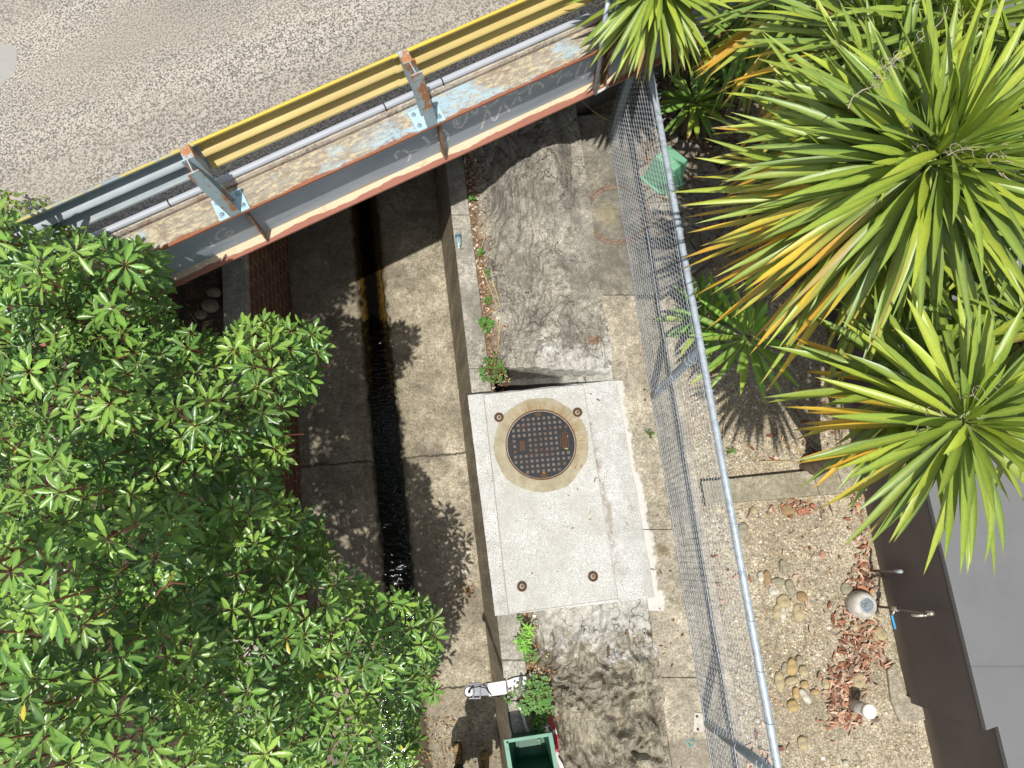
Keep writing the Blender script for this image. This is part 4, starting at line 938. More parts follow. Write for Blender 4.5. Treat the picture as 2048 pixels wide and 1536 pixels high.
# sensor arm reaching over the drain
sa = thing('level_sensor', 'white metal bracket arm with a sensor head hanging over the drain', 'sensor', Q(1030, 1370, 0))
def flat(name, pts, z0_, z1_, mat, par, bv=.002):
    q_ = [Q(x_, y_, z1_) for x_, y_ in pts]; b = MB(); b.prism([(v.x, v.y) for v in q_], z0_, z1_); return b.obj(name, mat, par, bevel=bv)
m_wm = plain('white_painted_metal', '#cfcdca', .45, var=.05, spec=.3)
m_gm = plain('grey_bracket_metal', '#6a6c70', .5, .4)
flat('base_plate', [(1014, 1361), (1030, 1355), (1055, 1352), (1053, 1376), (1017, 1382)], .006, .03, m_wm, sa)
ap = flat('arm_plate', [(975, 1367), (1011, 1361), (1014, 1388), (978, 1393)], .032, .038, m_wm, sa)
for px, py in ((993, 1371), (994, 1380)):
    b = MB(); b.lathe([(.004, .0), (.004, .002), (0, .002)], Q(px, py, .038), 8); b.obj('bolt', m_dark, ap)
flat('arm', [(930, 1371), (976, 1369), (978, 1391), (932, 1393)], .018, .03, m_gm, sa)
for k_, (ya, yb_) in enumerate(((1366.5, 1369.5), (1395.5, 1398.5))):
    flat('side_bar', [(938, ya), (962, ya-.5), (962, yb_-.5), (938, yb_)], .02, .055, m_gm, sa)
for xx_ in (945, 959): flat('cross_bar', [(xx_, 1368), (xx_+2.5, 1368), (xx_+2.5, 1397), (xx_, 1397)], .05, .056, m_gm, sa)
p = Q(939, 1382, .0)
b = MB(); b.lathe([(.04, -.07), (.047, -.02), (.047, .03)], p, 28); b.obj('housing', m_black, sa, smooth=True)
b = MB(); b.lathe([(.042, .03), (.04, .036), (0, .038)], p, 28); hd = b.obj('head', m_wm, sa)
b = MB(); b.lathe([(.012, .036), (.012, .055), (0, .058)], p, 12)
cpts = [Q(938, 1381, .055), Q(946, 1375, .08), Q(958, 1373, .08), Q(972, 1376, .06), Q(979, 1386, .045), Q(985, 1392, .03), Q(1000, 1394, .02)]
b.tube(cpts, .0055, 8); b.obj('cable', m_black, sa, smooth=True)
# black cable running down the coping
tag(MB().tube([Q(x_, y_, .012) for x_, y_ in ((1012, 1386), (1013, 1400), (1016, 1420), (1020, 1445), (1026, 1470), (1030, 1480))], .006, 6).obj('cable', m_black), 'thin black cable running along the coping to the upturned green cover', 'cable')

# barrier tape
g = G('barrier_tape', .5, spec=.3); n_ = g.noise(9, 3, .5, v=g.loc)
g.set('Base Color', g.mix(g.ramp(n_, (.52, 0), (.55, 1)), hx('#cfc9c4'), hx('#a8323a'))); m_tape = g.m
def ribbon(pts, wd, name, lb):
    P = [Q(*p_) for p_ in pts]; V = []
    for i, p_ in enumerate(P):
        t_ = (P[min(i+1, len(P)-1)]-P[max(i-1, 0)]).normalized(); n_ = t_.cross(Vector((math.sin(i*1.3)*.5, math.cos(i*.9)*.4, 1))).normalized()*wd/2; V += [p_-n_, p_+n_]
    o = obj(name, V, [(2*i, 2*i+1, 2*i+3, 2*i+2) for i in range(len(P)-1)], m_tape); so2 = o.modifiers.new('s', 'SOLIDIFY'); so2.thickness = .001
    tag(o, lb, 'tape', 'red and white barrier tape on the coping'); c0 = P[0]; o.data.transform(Matrix.Translation(-c0)); o.location = c0
ribbon([(1052, 1392, .09), (1043, 1400, .06), (1038, 1408, .03), (1042, 1420, .02), (1047, 1435, .02), (1051, 1450, .02), (1056, 1462, .02), (1061, 1472, .03)], .028, 'barrier_tape', 'red and white tape lying left of the leafy weeds, above the upturned green cover')
ribbon([(1092, 1418, .05), (1098, 1430, .06), (1104, 1445, .08), (1109, 1460, .1), (1113, 1475, .1), (1114, 1495, .1), (1113, 1515, .08), (1122, 1530, .08), (1128, 1550, .08)], .035, 'barrier_tape', 'long red and white tape running down right of the upturned green cover')
ribbon([(1058, 1352, .04), (1066, 1348, .07), (1072, 1354, .05), (1068, 1362, .08), (1062, 1360, .05), (1074, 1366, .06), (1084, 1364, .04), (1090, 1372, .05)], .04, 'barrier_tape', 'crumpled pinkish tape above the leafy weeds beside the white bracket')
V, F = protos[2]; p = Q(1089, 1455, .04)
o = obj('crumpled_paper', [Vector(v)*.045*(1+.25*noise.noise(Vector(v)*4)) for v in V], F, m_white); o.location = p; tag(o, 'crumpled white paper beside the upturned green cover', 'paper')
# loop of blue string
b = MB(); c0 = Q(1382, 1489, ZK+.006); b.tube([c0+Vector((.035*math.cos(a)*(1+.1*math.sin(3*a)), .025*math.sin(a)+.002*a, .004*math.sin(a*2))) for a in np.linspace(0, 11, 40)], .0035, 6)
tag(b.obj('string_loop', plain('blue_green_string', '#7fa8a6', .7)), 'small loop of pale blue string on the concrete strip', 'string')
# rusty scrap and brick-red leaf on the slab edge
# ------------------------------------------------------------------ leaf builder
def leaves(name, P, D, N, L, Wd, C, mat, parent=None, prof=None, fold=.25, droop=.2, ser=.0, tipcol=None, twist=None, midc=None):
    """P base, D direction, N upper side, per leaf; C rgb per leaf or (n,stations,3)"""
    n = len(P); P, D, N = [np.asarray(a, float) for a in (P, D, N)]; L = np.asarray(L)[:, None]; Wd = np.asarray(Wd)[:, None]
    D = D/np.linalg.norm(D, axis=1, keepdims=True); Sd = np.cross(D, N); Sd /= np.linalg.norm(Sd, axis=1, keepdims=True)+1e-9; N = np.cross(Sd, D)
    prof = np.array(prof); us, ws = prof[:, 0], prof[:, 1]; K = len(us); droop = np.broadcast_to(np.asarray(droop, float), (n,))[:, None]
    V = np.zeros((n, K, 3, 3)); Z = np.array([0, 0, 1.0])
    for k_ in range(K):
        u = us[k_]; ctr = P+D*L*(u-.12*droop*u*u)-Z*(L*droop*u*u)
        hw = Wd*ws[k_]
        up = N+0.0
        V[:, k_, 1] = ctr-up*hw*fold; V[:, k_, 0] = ctr-Sd*hw+up*hw*fold*.6; V[:, k_, 2] = ctr+Sd*hw+up*hw*fold*.6
    k_ = np.arange(K-1); q_ = np.concatenate([np.stack([3*k_, 3*k_+1, 3*k_+4, 3*k_+3], 1), np.stack([3*k_+1, 3*k_+2, 3*k_+5, 3*k_+4], 1)])
    F = (q_[None]+(np.arange(n)*3*K)[:, None, None]).reshape(-1, 4)
    C = np.asarray(C, float)
    if C.ndim == 2: C = np.repeat(C[:, None], K, 1)
    CC = np.ones((n, K, 3, 4)); CC[..., :3] = C[:, :, None, :]
    if midc is not None: CC[:, :, 1, :3] = CC[:, :, 1, :3]*(1-midc[3])+np.array(midc[:3])*midc[3]; CC[:, :, 0, :3] *= .8
    return obj(name, V.reshape(-1, 3), F, mat, parent, smooth=True, col=CC.reshape(-1, 4))
def lin(h): return np.array(hx(h)[:3])

# ------------------------------------------------------------------ the broad-leaved shrub
ctrl = [(650,690,2.0),(560,650,2.0),(600,820,1.95),(580,900,1.85),(500,750,2.35),(540,970,1.8),(640,1060,1.55),(665,1120,1.5),(760,1190,1.0),(870,1230,.6),(885,1330,.35),(880,1400,.3),(835,1450,.5),(830,1530,.9),(700,1300,1.5),(600,1250,2.1),
 (450,1050,2.5),(400,850,2.7),(380,700,2.4),(450,660,2.1),(345,560,2.1),(330,500,2.5),(250,490,2.85),(190,480,3.0),(120,470,3.15),(0,430,3.5),(220,600,2.45),(100,620,2.75),(60,520,3.15),(50,760,3.1),(200,800,3.0),(100,980,3.3),(250,1100,3.3),(60,1200,4.0),(200,1300,3.5),(350,1350,3.0),(60,1450,3.7),(250,1500,3.3),(450,1250,2.5),(500,1450,2.3),(650,1450,1.7),(0,900,3.1),(150,700,2.6)]
ctrl = np.array(ctrl, float)
polyc = [(0,425),(35,430),(80,470),(140,470),(190,478),(240,490),(300,488),(335,520),(348,560),(345,620),(362,640),(400,660),(440,680),(480,640),(530,632),(600,628),(655,680),(650,730),(622,790),(572,830),(585,880),(575,930),(552,955),(560,985),(610,1005),(655,1050),(668,1110),(700,1145),(745,1165),(790,1185),(838,1180),(870,1215),(890,1255),(880,1310),(872,1350),(890,1390),(868,1425),(838,1440),(850,1490),(832,1560),(-60,1560),(-60,425)]
def inpoly(x, y, poly):
    c_ = False; j = len(poly)-1
    for i in range(len(poly)):
        xi, yi = poly[i]; xj, yj = poly[j]
        if (yi > y) != (yj > y) and x < (xj-xi)*(y-yi)/(yj-yi)+xi: c_ = not c_
        j = i
    return c_
def edge_d(x, y, poly):
    m = 1e9
    for i in range(len(poly)-3):
        ax_, ay_ = poly[i]; bx_, by_ = poly[i+1]; dx, dy = bx_-ax_, by_-ay_
        t_ = max(0, min(1, ((x-ax_)*dx+(y-ay_)*dy)/(dx*dx+dy*dy))); m = min(m, math.hypot(x-ax_-t_*dx, y-ay_-t_*dy))
    return m
def czf(x, y):
    d2 = (ctrl[:, 0]-x)**2+(ctrl[:, 1]-y)**2+900; w_ = d2**-1.6; return float((w_*ctrl[:, 2]).sum()/w_.sum())
def lump(x, y): return .38*noise.noise(Vector((x/95, y/95, 2)))+.16*noise.noise(Vector((x/50, y/50, 7)))
hole = [(420, 690, 30), (350, 640, 26), (560, 960, 28), (30, 680, 50), (150, 640, 35), (40, 800, 40), (230, 1000, 30), (170, 930, 28), (470, 1060, 26), (350, 1180, 34), (180, 1180, 30), (640, 1250, 24), (330, 900, 28), (480, 830, 26), (400, 1100, 40), (300, 1010, 35), (280, 1230, 45), (120, 1330, 45), (520, 1150, 35), (600, 1350, 30), (420, 1440, 40), (50, 1040, 45), (760, 1420, 35), (820, 1440, 25)]
PR = []; occ = {}
def try_add(x, y, depth, sp):
    z = czf(x, y)+lump(x, y)-depth-.5*max(0, 1-edge_d(x, y, polyc)/45)**2*(.4+depth)
    for hx_, hy_, hr_ in hole:
        if math.hypot(x-hx_, y-hy_) < hr_*(1.08-.35*depth): z -= .75
    z = min(z, 4.15)
    if z < -1.1: return
    p = W(x, y, z); key = (int(p.x//.2), int(p.y//.2), int(p.z//.2))
    for i in (-1, 0, 1):
        for j in (-1, 0, 1):
            for k_ in (-1, 0, 1):
                for q_ in occ.get((key[0]+i, key[1]+j, key[2]+k_), ()):
                    if (q_-p).length < sp: return
    occ.setdefault(key, []).append(p); PR.append((p, depth, x, y))
for depth, tries, sp in ((0, 9000, .132), (.15, 6000, .135), (.34, 4000, .16), (.6, 3000, .19), (.95, 2000, .22)):
    for _ in range(tries):
        x, y = random.uniform(-60, 892), random.uniform(425, 1560)
        if inpoly(x, y, polyc) and edge_d(x, y, polyc) > 14: try_add(x, y, depth+random.gauss(0, .05), sp)
gp = [lin('#5f8d36'), lin('#4b7a32'), lin('#6d983c'), lin('#41702f'), lin('#80a646')]
LP, LD, LN, LL, LW, LC, LDr = [], [], [], [], [], [], []; stems = MB(); sp_n = 0
for (p, dep, px, py) in PR:
    e = 12; gx = czf(px+e, py)+lump(px+e, py)-czf(px-e, py)-lump(px-e, py); gy = czf(px, py+e)+lump(px, py+e)-czf(px, py-e)-lump(px, py-e)
    ax = Vector((-gx*2.2, gy*2.2, 1))+Vector((random.gauss(0, .28), random.gauss(0, .28), 0))+Vector((0, -.12, 0)); ax.normalize()
    a = ax.cross(Vector((0, 1, .2))).normalized(); b2 = ax.cross(a)
    n_ = random.randint(7, 11); ph = random.uniform(0, 6.28); sc_ = random.uniform(.78, 1.18)*(1 if dep < .5 else 1.1); base = gp[random.randrange(5)]*random.uniform(.62, 1.08)
    young = random.random() < .2
    for i in range(n_):
        an = ph+i*2.4; el = random.uniform(.0, .38)+.7*(i/n_)**2.5
        d_ = (a*math.cos(an)+b2*math.sin(an))*math.cos(el)+ax*math.sin(el)
        LP.append(p+d_*.012+ax*(-.012+.02*i/n_)); LD.append(d_); nn = ax*math.cos(el)-(a*math.cos(an)+b2*math.sin(an))*math.sin(el)+Vector((random.gauss(0, .2), random.gauss(0, .2), 0)); LN.append(nn)
        L_ = .13*sc_*random.uniform(.72, 1.12)*(1-.2*(i/n_)); LL.append(L_); LW.append(L_*random.uniform(.13, .16)); LDr.append(random.uniform(.02, .3))
        c_ = base*random.uniform(.8, 1.2)
        if young: c_ = c_*.6+lin('#9dbf4e')*.5
        if random.random() < .0012: c_ = lin('#c9b63a')
        mr_ = np.repeat(c_[None], 9, 0); mr_[0] = lin('#8a5a3a'); mr_[1] = mr_[1]*.8+lin('#a0a050')*.25; LC.append(mr_)
    if dep < .6: stems.tube([p-ax*.16-Vector((0, 0, .05)), p-ax*.05, p+ax*.005], [.006, .005, .003], 4, False)
sh0 = W(120, 980, 0); sh0.x, sh0.y = -4.0, .4
sh = thing('shrub', 'large glossy broad-leaved green shrub overhanging the left side of the drain', 'shrub', Vector((sh0.x, sh0.y, -.05)))
prof = [(0, .06), (.13, .16), (.3, .62), (.42, .86), (.52, .84), (.64, 1.0), (.76, .8), (.88, .56), (1, .03)]
m_leaf = leafmat('shrub_leaf', .3, .12)
leaves('foliage', LP, LD, LN, LL, LW, LC, m_leaf, sh, prof, .34, LDr, midc=tuple(lin('#a8bf6a'))+(.25,))
m_twig = plain('reddish_twig', '#7a4e38', .8, var=.2); m_bk = plain('grey_bark', '#6b6255', .9, var=.25, sc=30, dirt='#4a4238', bumpd=.004)
stems.obj('twigs', m_twig, sh)
b = MB(); trunk0 = Vector((sh0.x, sh0.y, -.05)); b.tube([trunk0, trunk0+Vector((.05, .1, .5)), trunk0+Vector((.3, -.1, 1.1))], [.1, .085, .07], 12, False)
fork = trunk0+Vector((.3, -.1, 1.1))
for (px, py, z) in ((600, 740, 1.6), (350, 620, 1.2), (120, 560, 1.6), (620, 1080, 1.0), (850, 1300, .05), (800, 1400, .1), (300, 1250, 2.4), (80, 1200, 3.0), (450, 900, 1.9), (200, 850, 2.2), (550, 1450, 1.3), (480, 1200, 1.7)):
    e = W(px, py, z); m1 = fork.lerp(e, .35)+Vector((random.gauss(0, .08), random.gauss(0, .08), -.12)); m2 = fork.lerp(e, .7)+Vector((random.gauss(0, .06), random.gauss(0, .06), -.04))
    b.tube([fork, m1, m2, e], [.05, .034, .022, .009], 8, False)
    for q_ in range(9):
        t_ = random.uniform(.35, 1); s0_ = m1.lerp(m2, t_) if q_ % 2 else m2.lerp(e, t_); e2 = s0_+Vector((random.gauss(0, .25), random.gauss(0, .25), random.uniform(.05, .3))); b.tube([s0_, s0_.lerp(e2, .5)+Vector((0, 0, .04)), e2], [.009, .006, .004], 5, False)
b.obj('branches', m_bk, sh, smooth=True)

# climbing vine with small pale leaves at the upper left
vn = thing('vine', 'thin vine with small yellow-green leaves creeping over the road edge at the far left', 'vine', W(20, 470, 2.2))
VP, VD, VN, VL, VW, VC = [], [], [], [], [], []; vs = MB()
for path in ([(10, 480), (8, 440), (20, 400), (12, 385)], [(30, 480), (45, 440), (38, 410), (22, 400)], [(60, 470), (85, 445), (75, 428), (82, 412), (92, 420)], [(120, 470), (100, 460), (92, 440), (110, 455), (160, 470), (185, 490)], [(5, 450), (-10, 420), (8, 400)], [(60, 480), (110, 485), (150, 465), (180, 480)], [(0, 470), (30, 460), (60, 455)], [(20, 500), (28, 450), (30, 425)]):
    P = [W(x_, y_, 2.38+.1*random.random()) for x_, y_ in path]; vs.tube(P, .004, 5, False)
    for i in range(len(P)-1):
        for _ in range(13):
            q_ = P[i].lerp(P[i+1], random.random())+Vector((random.gauss(0, .035), random.gauss(0, .035), random.uniform(-.04, .05))); an = random.uniform(0, 6.28)
            VP.append(q_); VD.append((math.cos(an), math.sin(an), random.uniform(-.2, .3))); VN.append((random.gauss(0, .3), random.gauss(0, .3), 1)); l_ = random.uniform(.025, .05); VL.append(l_); VW.append(l_*.28); VC.append(lin('#84a040')*random.uniform(.45, 1.15))
prof_s = [(0, .1), (.2, .75), (.45, 1), (.75, .6), (1, .03)]
leaves('foliage', VP, VD, VN, VL, VW, VC, leafmat('vine_leaf', .5, .3), vn, prof_s, .15, .1); vs.obj('stem', m_twig, vn)
# bright climbing leaves lying on the shrub
vn = thing('vine', 'small bright yellow-green climber leaves caught in the shrub at the left', 'vine', W(290, 1165, 3.2))
VP, VD, VN, VL, VW, VC = [], [], [], [], [], []; vs = MB()
for (px, py, z, n_, r_) in ((288, 1165, 3.45, 34, .05), (325, 1145, 3.45, 10, .025), (10, 1190, 4.05, 10, .03), (45, 1240, 4.05, 12, .03)):
    for _ in range(n_):
        q_ = W(px, py, z)+Vector((random.gauss(0, r_), random.gauss(0, r_), random.gauss(0, .02))); an = random.uniform(0, 6.28)
        VP.append(q_); VD.append((math.cos(an), math.sin(an), .1)); VN.append((random.gauss(0, .2), random.gauss(0, .2), 1)); l_ = random.uniform(.02, .035); VL.append(l_); VW.append(l_*.36); VC.append(lin('#86ac3e')*random.uniform(.6, 1.1))
leaves('foliage', VP, VD, VN, VL, VW, VC, m_leaf, vn, prof_s, .15, .1)
MB().tube([W(300, 1210, 3.3), W(320, 1180, 3.55), W(345, 1165, 3.6), W(370, 1168, 3.55)], .005, 5).tube([W(338, 1168, 3.6), W(344, 1150, 3.6), W(350, 1143, 3.6)], .003, 5).obj('stem', m_twig, vn)

# ------------------------------------------------------------------ yuccas
prof_y = [(0, .62), (.1, .42), (.25, .72), (.42, .96), (.58, 1.0), (.72, .82), (.86, .48), (.95, .2), (1, .015)]
m_yl = leafmat('yucca_leaf', .4, .08, False)
def yucca_head(parent, c, Rl, n, tilt=(0, 0), wid=.0245, sun='#7f9a3e', old=.35, dead=0, drop=.9, name='leaf_rosette', orange=None, emin=-.75, seed=0, dark=0):
    n = int(n*1.35); r_ = random.Random(seed+int(Rl*1000)); P, D, N, L, Wd, C, Dr_ = [], [], [], [], [], [], []
    ax = Vector((tilt[0], tilt[1], 1)).normalized(); a = ax.cross(Vector((0, 1, .01))).normalized(); b_ = a.cross(ax)
    for i in range(n):
        f = (i+.5)/n; an = i*2.39996+r_.gauss(0, .16); el = 1.32-(1.32-emin)*f**drop+r_.gauss(0, .12)
        rad_ = a*math.cos(an)+b_*math.sin(an); d_ = rad_*math.cos(el)+ax*math.sin(el)
        l_ = Rl*(.5+.62*min(1, f*2.6))*r_.uniform(.86, 1.08)*(1-.12*max(0, f-.7)/.3)
        P.append(c+rad_*.035-ax*(.42*Rl*f*.8)+ax*.05); D.append(d_); N.append(ax*math.cos(el)-rad_*math.sin(el)+Vector((r_.gauss(0, .22), r_.gauss(0, .22), 0))); L.append(l_); Wd.append(wid*r_.uniform(.85, 1.12)*(.75+.25*min(1, f*3))); Dr_.append(max(-.03, r_.gauss(.05+.2*f, .09)+(.35 if r_.random() < .05 else 0)))
        g0 = lin(sun)*r_.uniform(.78, 1.15)
        if r_.random() < .3: g0 = g0*.5+lin('#c0cc44')*.5
        if r_.random() < .3: g0 = g0*.5+lin('#557d4a')*.45
        g0 = g0*(1.08-.3*f)  # shade inside the head painted in: lower leaves get a darker colour
        cc_ = np.repeat(g0[None], 9, 0)
        cc_[0] = lin('#b9c48e'); cc_[1] = cc_[1]*.7+lin('#a9b870')*.3; cc_[8] = lin('#8a6a3c')
        if r_.random() < .015: cc_[4:] = lin('#a98c58')*r_.uniform(.6, 1.1)
        ag = f
        if orange is not None: ag = f*(.45+1.0*max(0, rad_.x*orange[0]+rad_.y*orange[1]))
        if dead and f > 1-dead:
            t_ = (f-1+dead)/dead; dc = lin(r_.choice(['#9a7748', '#b59463', '#7d5a35', '#c4a878']))
            cc_ = cc_*(1-min(1, t_*2))+dc[None]*min(1, t_*2); cc_[5:] = dc; D[-1] = (D[-1]+Vector((0, 0, -1.1*t_))).normalized(); Wd[-1] *= 1-.55*t_
        elif ag > 1-old:
            t_ = (ag-1+old)/old; oc = lin(r_.choice(['#dca22c', '#e3b83a', '#c98f2a', '#cbb545']))
            for k_ in range(9): w_ = min(1, max(0, (prof_y[k_][0]-(1.0-.75*min(1, t_)))*3.2)); cc_[k_] = cc_[k_]*(1-w_)+oc*w_
            if t_ > .3: cc_[8] = lin('#5c4526'); cc_[7] = cc_[7]*.4+lin('#8a6a3a')*.6
        if dark: cc_ = cc_*(1-dark)+lin('#3f8a35')*dark*.9
        C.append(cc_)
    return leaves(name, P, D, N, L, Wd, C, m_yl, parent, prof_y, .34, Dr_, midc=tuple(lin('#b9bf4a'))+(.38,))
m_ytr = plain('yucca_trunk_bark', '#6e5d49', .95, var=.3, sc=22, dirt='#463a2e', bumpd=.01)
def trunk(parent, p0, heads, r=.07):
    b = MB(); f = p0+Vector((0, 0, .8))
    b.tube([p0, p0.lerp(f, .5)+Vector((.02, 0, 0)), f], [r*1.7, r*1.2, r*1.1], 12, False)
    for h_ in heads: b.tube([f, f.lerp(h_, .5)+Vector((0, 0, .1)), h_-Vector((0, 0, .05))], [r, r*.8, r*.6], 10, False)
    b.obj('trunk', m_ytr, parent, smooth=True)
def yplant(label, root, hs):
    r0 = Vector((root[0], root[1], 0)); t = thing('yucca', label, 'yucca', r0); H_ = []
    for i, h_ in enumerate(hs):
        px, py, z, Rl, n = h_[:5]; kw = h_[5] if len(h_) > 5 else {}
        c = W(px, py, z); H_.append(c); yucca_head(t, c, Rl, n, seed=i*17+int(px), **kw)
    trunk(t, r0, H_); return t
# the great central plant
yplant('largest yucca, with several heads and orange-tipped leaves reaching left over the fence', (2.9, 2.9), [
    (1862, 322, 3.75, .88, 120, dict(tilt=(-.12, -.1), orange=(-.9, -.35), old=.25)),
    (1775, 385, 3.1, 1.06, 170, dict(tilt=(-.42, -.32), orange=(-.85, -.5), old=.5, emin=-.5)),
    (1775, 232, 3.45, .8, 90, dict(tilt=(-.25, .15), orange=(-1, .1), old=.3)),
    (1915, 285, 3.9, .82, 80, dict(tilt=(.25, .1), old=.15)),
    (1690, 260, 2.6, .78, 80, dict(tilt=(-.4, .05), orange=(-1, 0), old=.55, emin=-.6))])
yplant('yucca with bright heads at the lower right, in front of the dark and grey wall', (2.95, .9), [
    (1938, 838, 3.45, .7, 100, dict(tilt=(-.1, .05), orange=(-1, .1), old=.03, drop=.95)),
    (1850, 765, 3.0, .74, 62, dict(tilt=(-.3, .05), orange=(-1, .1), old=.07, emin=-.5)),
    (2085, 655, 3.2, .95, 95, dict(tilt=(-.15, .1), old=.2))])
yplant('yucca at the bridge end, with drooping leaves and a skirt of dead brown ones', (1.5, 5.55), [
    (1318, -40, 2.75, .56, 230, dict(tilt=(0, -.15), old=.3, dead=.42, emin=-1.5, drop=.75, wid=.024))])
yplant('yucca cluster filling the top right corner with upright yellow-green leaves', (3.6, 4.6), [
    (1930, 30, 3.6, .85, 100, dict(tilt=(-.1, .1), old=.2)),
    (1760, 60, 3.3, .8, 95, dict(tilt=(-.2, .1), old=.3, orange=(-1, 0))),
    (2060, 170, 3.5, .8, 90, dict(old=.15)),
    (2080, 400, 3.3, .8, 80, dict(old=.2)),
    (1640, -30, 2.9, .8, 80, dict(tilt=(-.2, 0), old=.35, orange=(-1, -.2)))])
yplant('darker green yucca at the top edge between the dead-skirted and the central yucca', (2.4, 5.6), [
    (1545, -40, 2.1, .8, 80, dict(tilt=(-.1, -.1), old=.1, dark=.5)), (1430, 10, 1.5, .6, 60, dict(tilt=(-.1, -.1), old=.0, dark=.85))])
for (px, py, z, Rl, n, lb) in ((1391, 203, .75, .38, 34, 'small dark green yucca rosette just right of the fence, above the green cabinet'), (1495, 116, .95, .42, 30, 'small dark green yucca rosette shaded below the top edge, right of the fence'),
        (1500, 672, 1.15, .56, 26, 'young green yucca on the gravel beside the fence, above the small garden kerb'), (1415, 632, .45, .45, 34, 'small yucca rosette pressed against the fence, left of the young green one')):
    c = W(px, py, z); t = thing('young_yucca', lb, 'yucca', Vector((c.x, c.y, 0)))
    yucca_head(t, c, Rl, n, wid=.03, sun='#86bb4c' if px == 1500 else '#5f9440', old=.03, emin=-.3, seed=int(px), dark=.1); b = MB(); b.tube([Vector((c.x, c.y, -.02)), c], [.04, .03], 8); b.obj('stem', m_ytr, t)
# dry curled tendrils caught in the central yucca
m_dry = plain('dry_twig', '#a39886', .85, var=.25); m_straw = plain('straw', '#c2a878', .8, var=.2)
tl = ['longest dry curled tendril, above the central yucca head', 'short dry tendril near the second head of the largest yucca', 'dry tendril crossing the heart of the largest yucca', 'dry tendril right of the heart of the largest yucca', 'dry tendril hanging at the right of the largest yucca', 'dry tendril above the heart of the lower right yucca', 'dry tendril left of the heart of the lower right yucca']
for ti, (x0_, y0_, x1_, y1_, z) in enumerate(((1700, 215, 1900, 20, 4.1), (1755, 165, 1800, 110, 4.1), (1815, 245, 1840, 330, 3.95), (1880, 300, 2040, 320, 4.0), (1980, 310, 2010, 360, 4.0), (1920, 790, 2020, 770, 3.6), (1830, 870, 1900, 800, 3.5))):
    P = []; b = MB()
    for i, t_ in enumerate(np.linspace(0, 1, 16)): P.append(W(x0_+(x1_-x0_)*t_+9*math.sin(t_*19+x0_), y0_+(y1_-y0_)*t_+9*math.cos(t_*15+y0_), z+.05*math.sin(t_*9)))
    b.tube(P, [.0034-.0001*j for j in range(16)], 5)
    for i in range(3, 15, 4):
        q_ = P[i]; cu = [q_+Vector((.03*math.cos(a)*(1+a*.2)+(.02), .03*math.sin(a)*(1+a*.15), .01*a)) for a in np.linspace(0, 4.2, 8)]; b.tube(cu, .0018, 4)
    tag(b.obj('tendril', m_dry), tl[ti], 'dry vine', 'dry tendrils tangled in the yuccas')
# straw-like dead leaves on the ground
for i, (pts, lb) in enumerate((([(1560, 885), (1610, 905), (1650, 940)], 'pale dead leaf pointing down to the garden kerb'), ([(1520, 923), (1570, 922), (1640, 932)], 'pale dead leaf lying flat above the garden kerb'), ([(1455, 800), (1448, 850), (1443, 905)], 'upright straw beside the fence rail above the garden kerb'), ([(1535, 690), (1580, 700), (1640, 690)], 'dead brown leaf right of the young yucca'),
        ([(1150, 190), (1190, 225), (1250, 262), (1290, 285)], 'dead brown leaf stalks crossing the fence foot below the bridge end'), ([(985, 560), (1000, 610), (998, 680), (985, 750)], 'dry tan stem in the joint behind the coping'), ([(965, 540), (985, 590), (1005, 640), (990, 700)], 'second dry stem crossing the first one behind the coping'), ([(975, 440), (968, 480), (955, 520)], 'yellow dry stem above the others behind the coping'))):
    P = [W(x_, y_, (.03 if x_ > 1300 else .24 if x_ > 1100 else .06)) for x_, y_ in pts]; o = MB().tube(P, [.006]+[.005]*(len(P)-2)+[.002], 5).obj('straw', m_straw); c0 = P[0].copy(); o.data.transform(Matrix.Translation(-c0)); o.location = c0
    tag(o, lb, 'dry stem', 'dry stems and dead leaves on the ground')

# ------------------------------------------------------------------ weeds
m_weed = leafmat('weed_leaf', .5, .25)
def weed(px, py, z, n, r, l, lb, c='#5f9334', h_=.08, star=False):
    p = W(px, py, z); t = thing('weed', lb, 'weed', Vector((p.x, p.y, z)), 'weeds growing along the drain coping'); P, D, N, L, Wd, C = [], [], [], [], [], []; b = MB()
    for _ in range(n):
        a = random.uniform(0, 6.28); rr = r*math.sqrt(random.random()); q_ = Vector((p.x+rr*math.cos(a), p.y+rr*math.sin(a)*1.1, z+random.uniform(.2, 1)*h_)); a2 = random.uniform(0, 6.28)
        k_ = 6 if star else random.choice((2, 3, 3)) 
        for j in range(k_):
            a3 = a2+j*(6.28/k_ if star else 1.0); P.append(q_); D.append((math.cos(a3), math.sin(a3), .15)); N.append((random.gauss(0, .2), random.gauss(0, .2), 1)); s_ = random.uniform(.5, 1.2)*l*.85; L.append(s_); Wd.append(s_*(.14 if star else .33)); C.append(lin(c)*random.uniform(.45, 1.15))
        if random.random() < .4: b.tube([Vector((p.x, p.y, z-.02)), q_.lerp(Vector((p.x, p.y, z)), .5)+Vector((0, 0, .02)), q_], .0025, 4, False)
    leaves('foliage', P, D, N, L, Wd, C, m_weed, t, prof_s, .15, .1); 
    if b.V: b.obj('stem', m_twig, t)
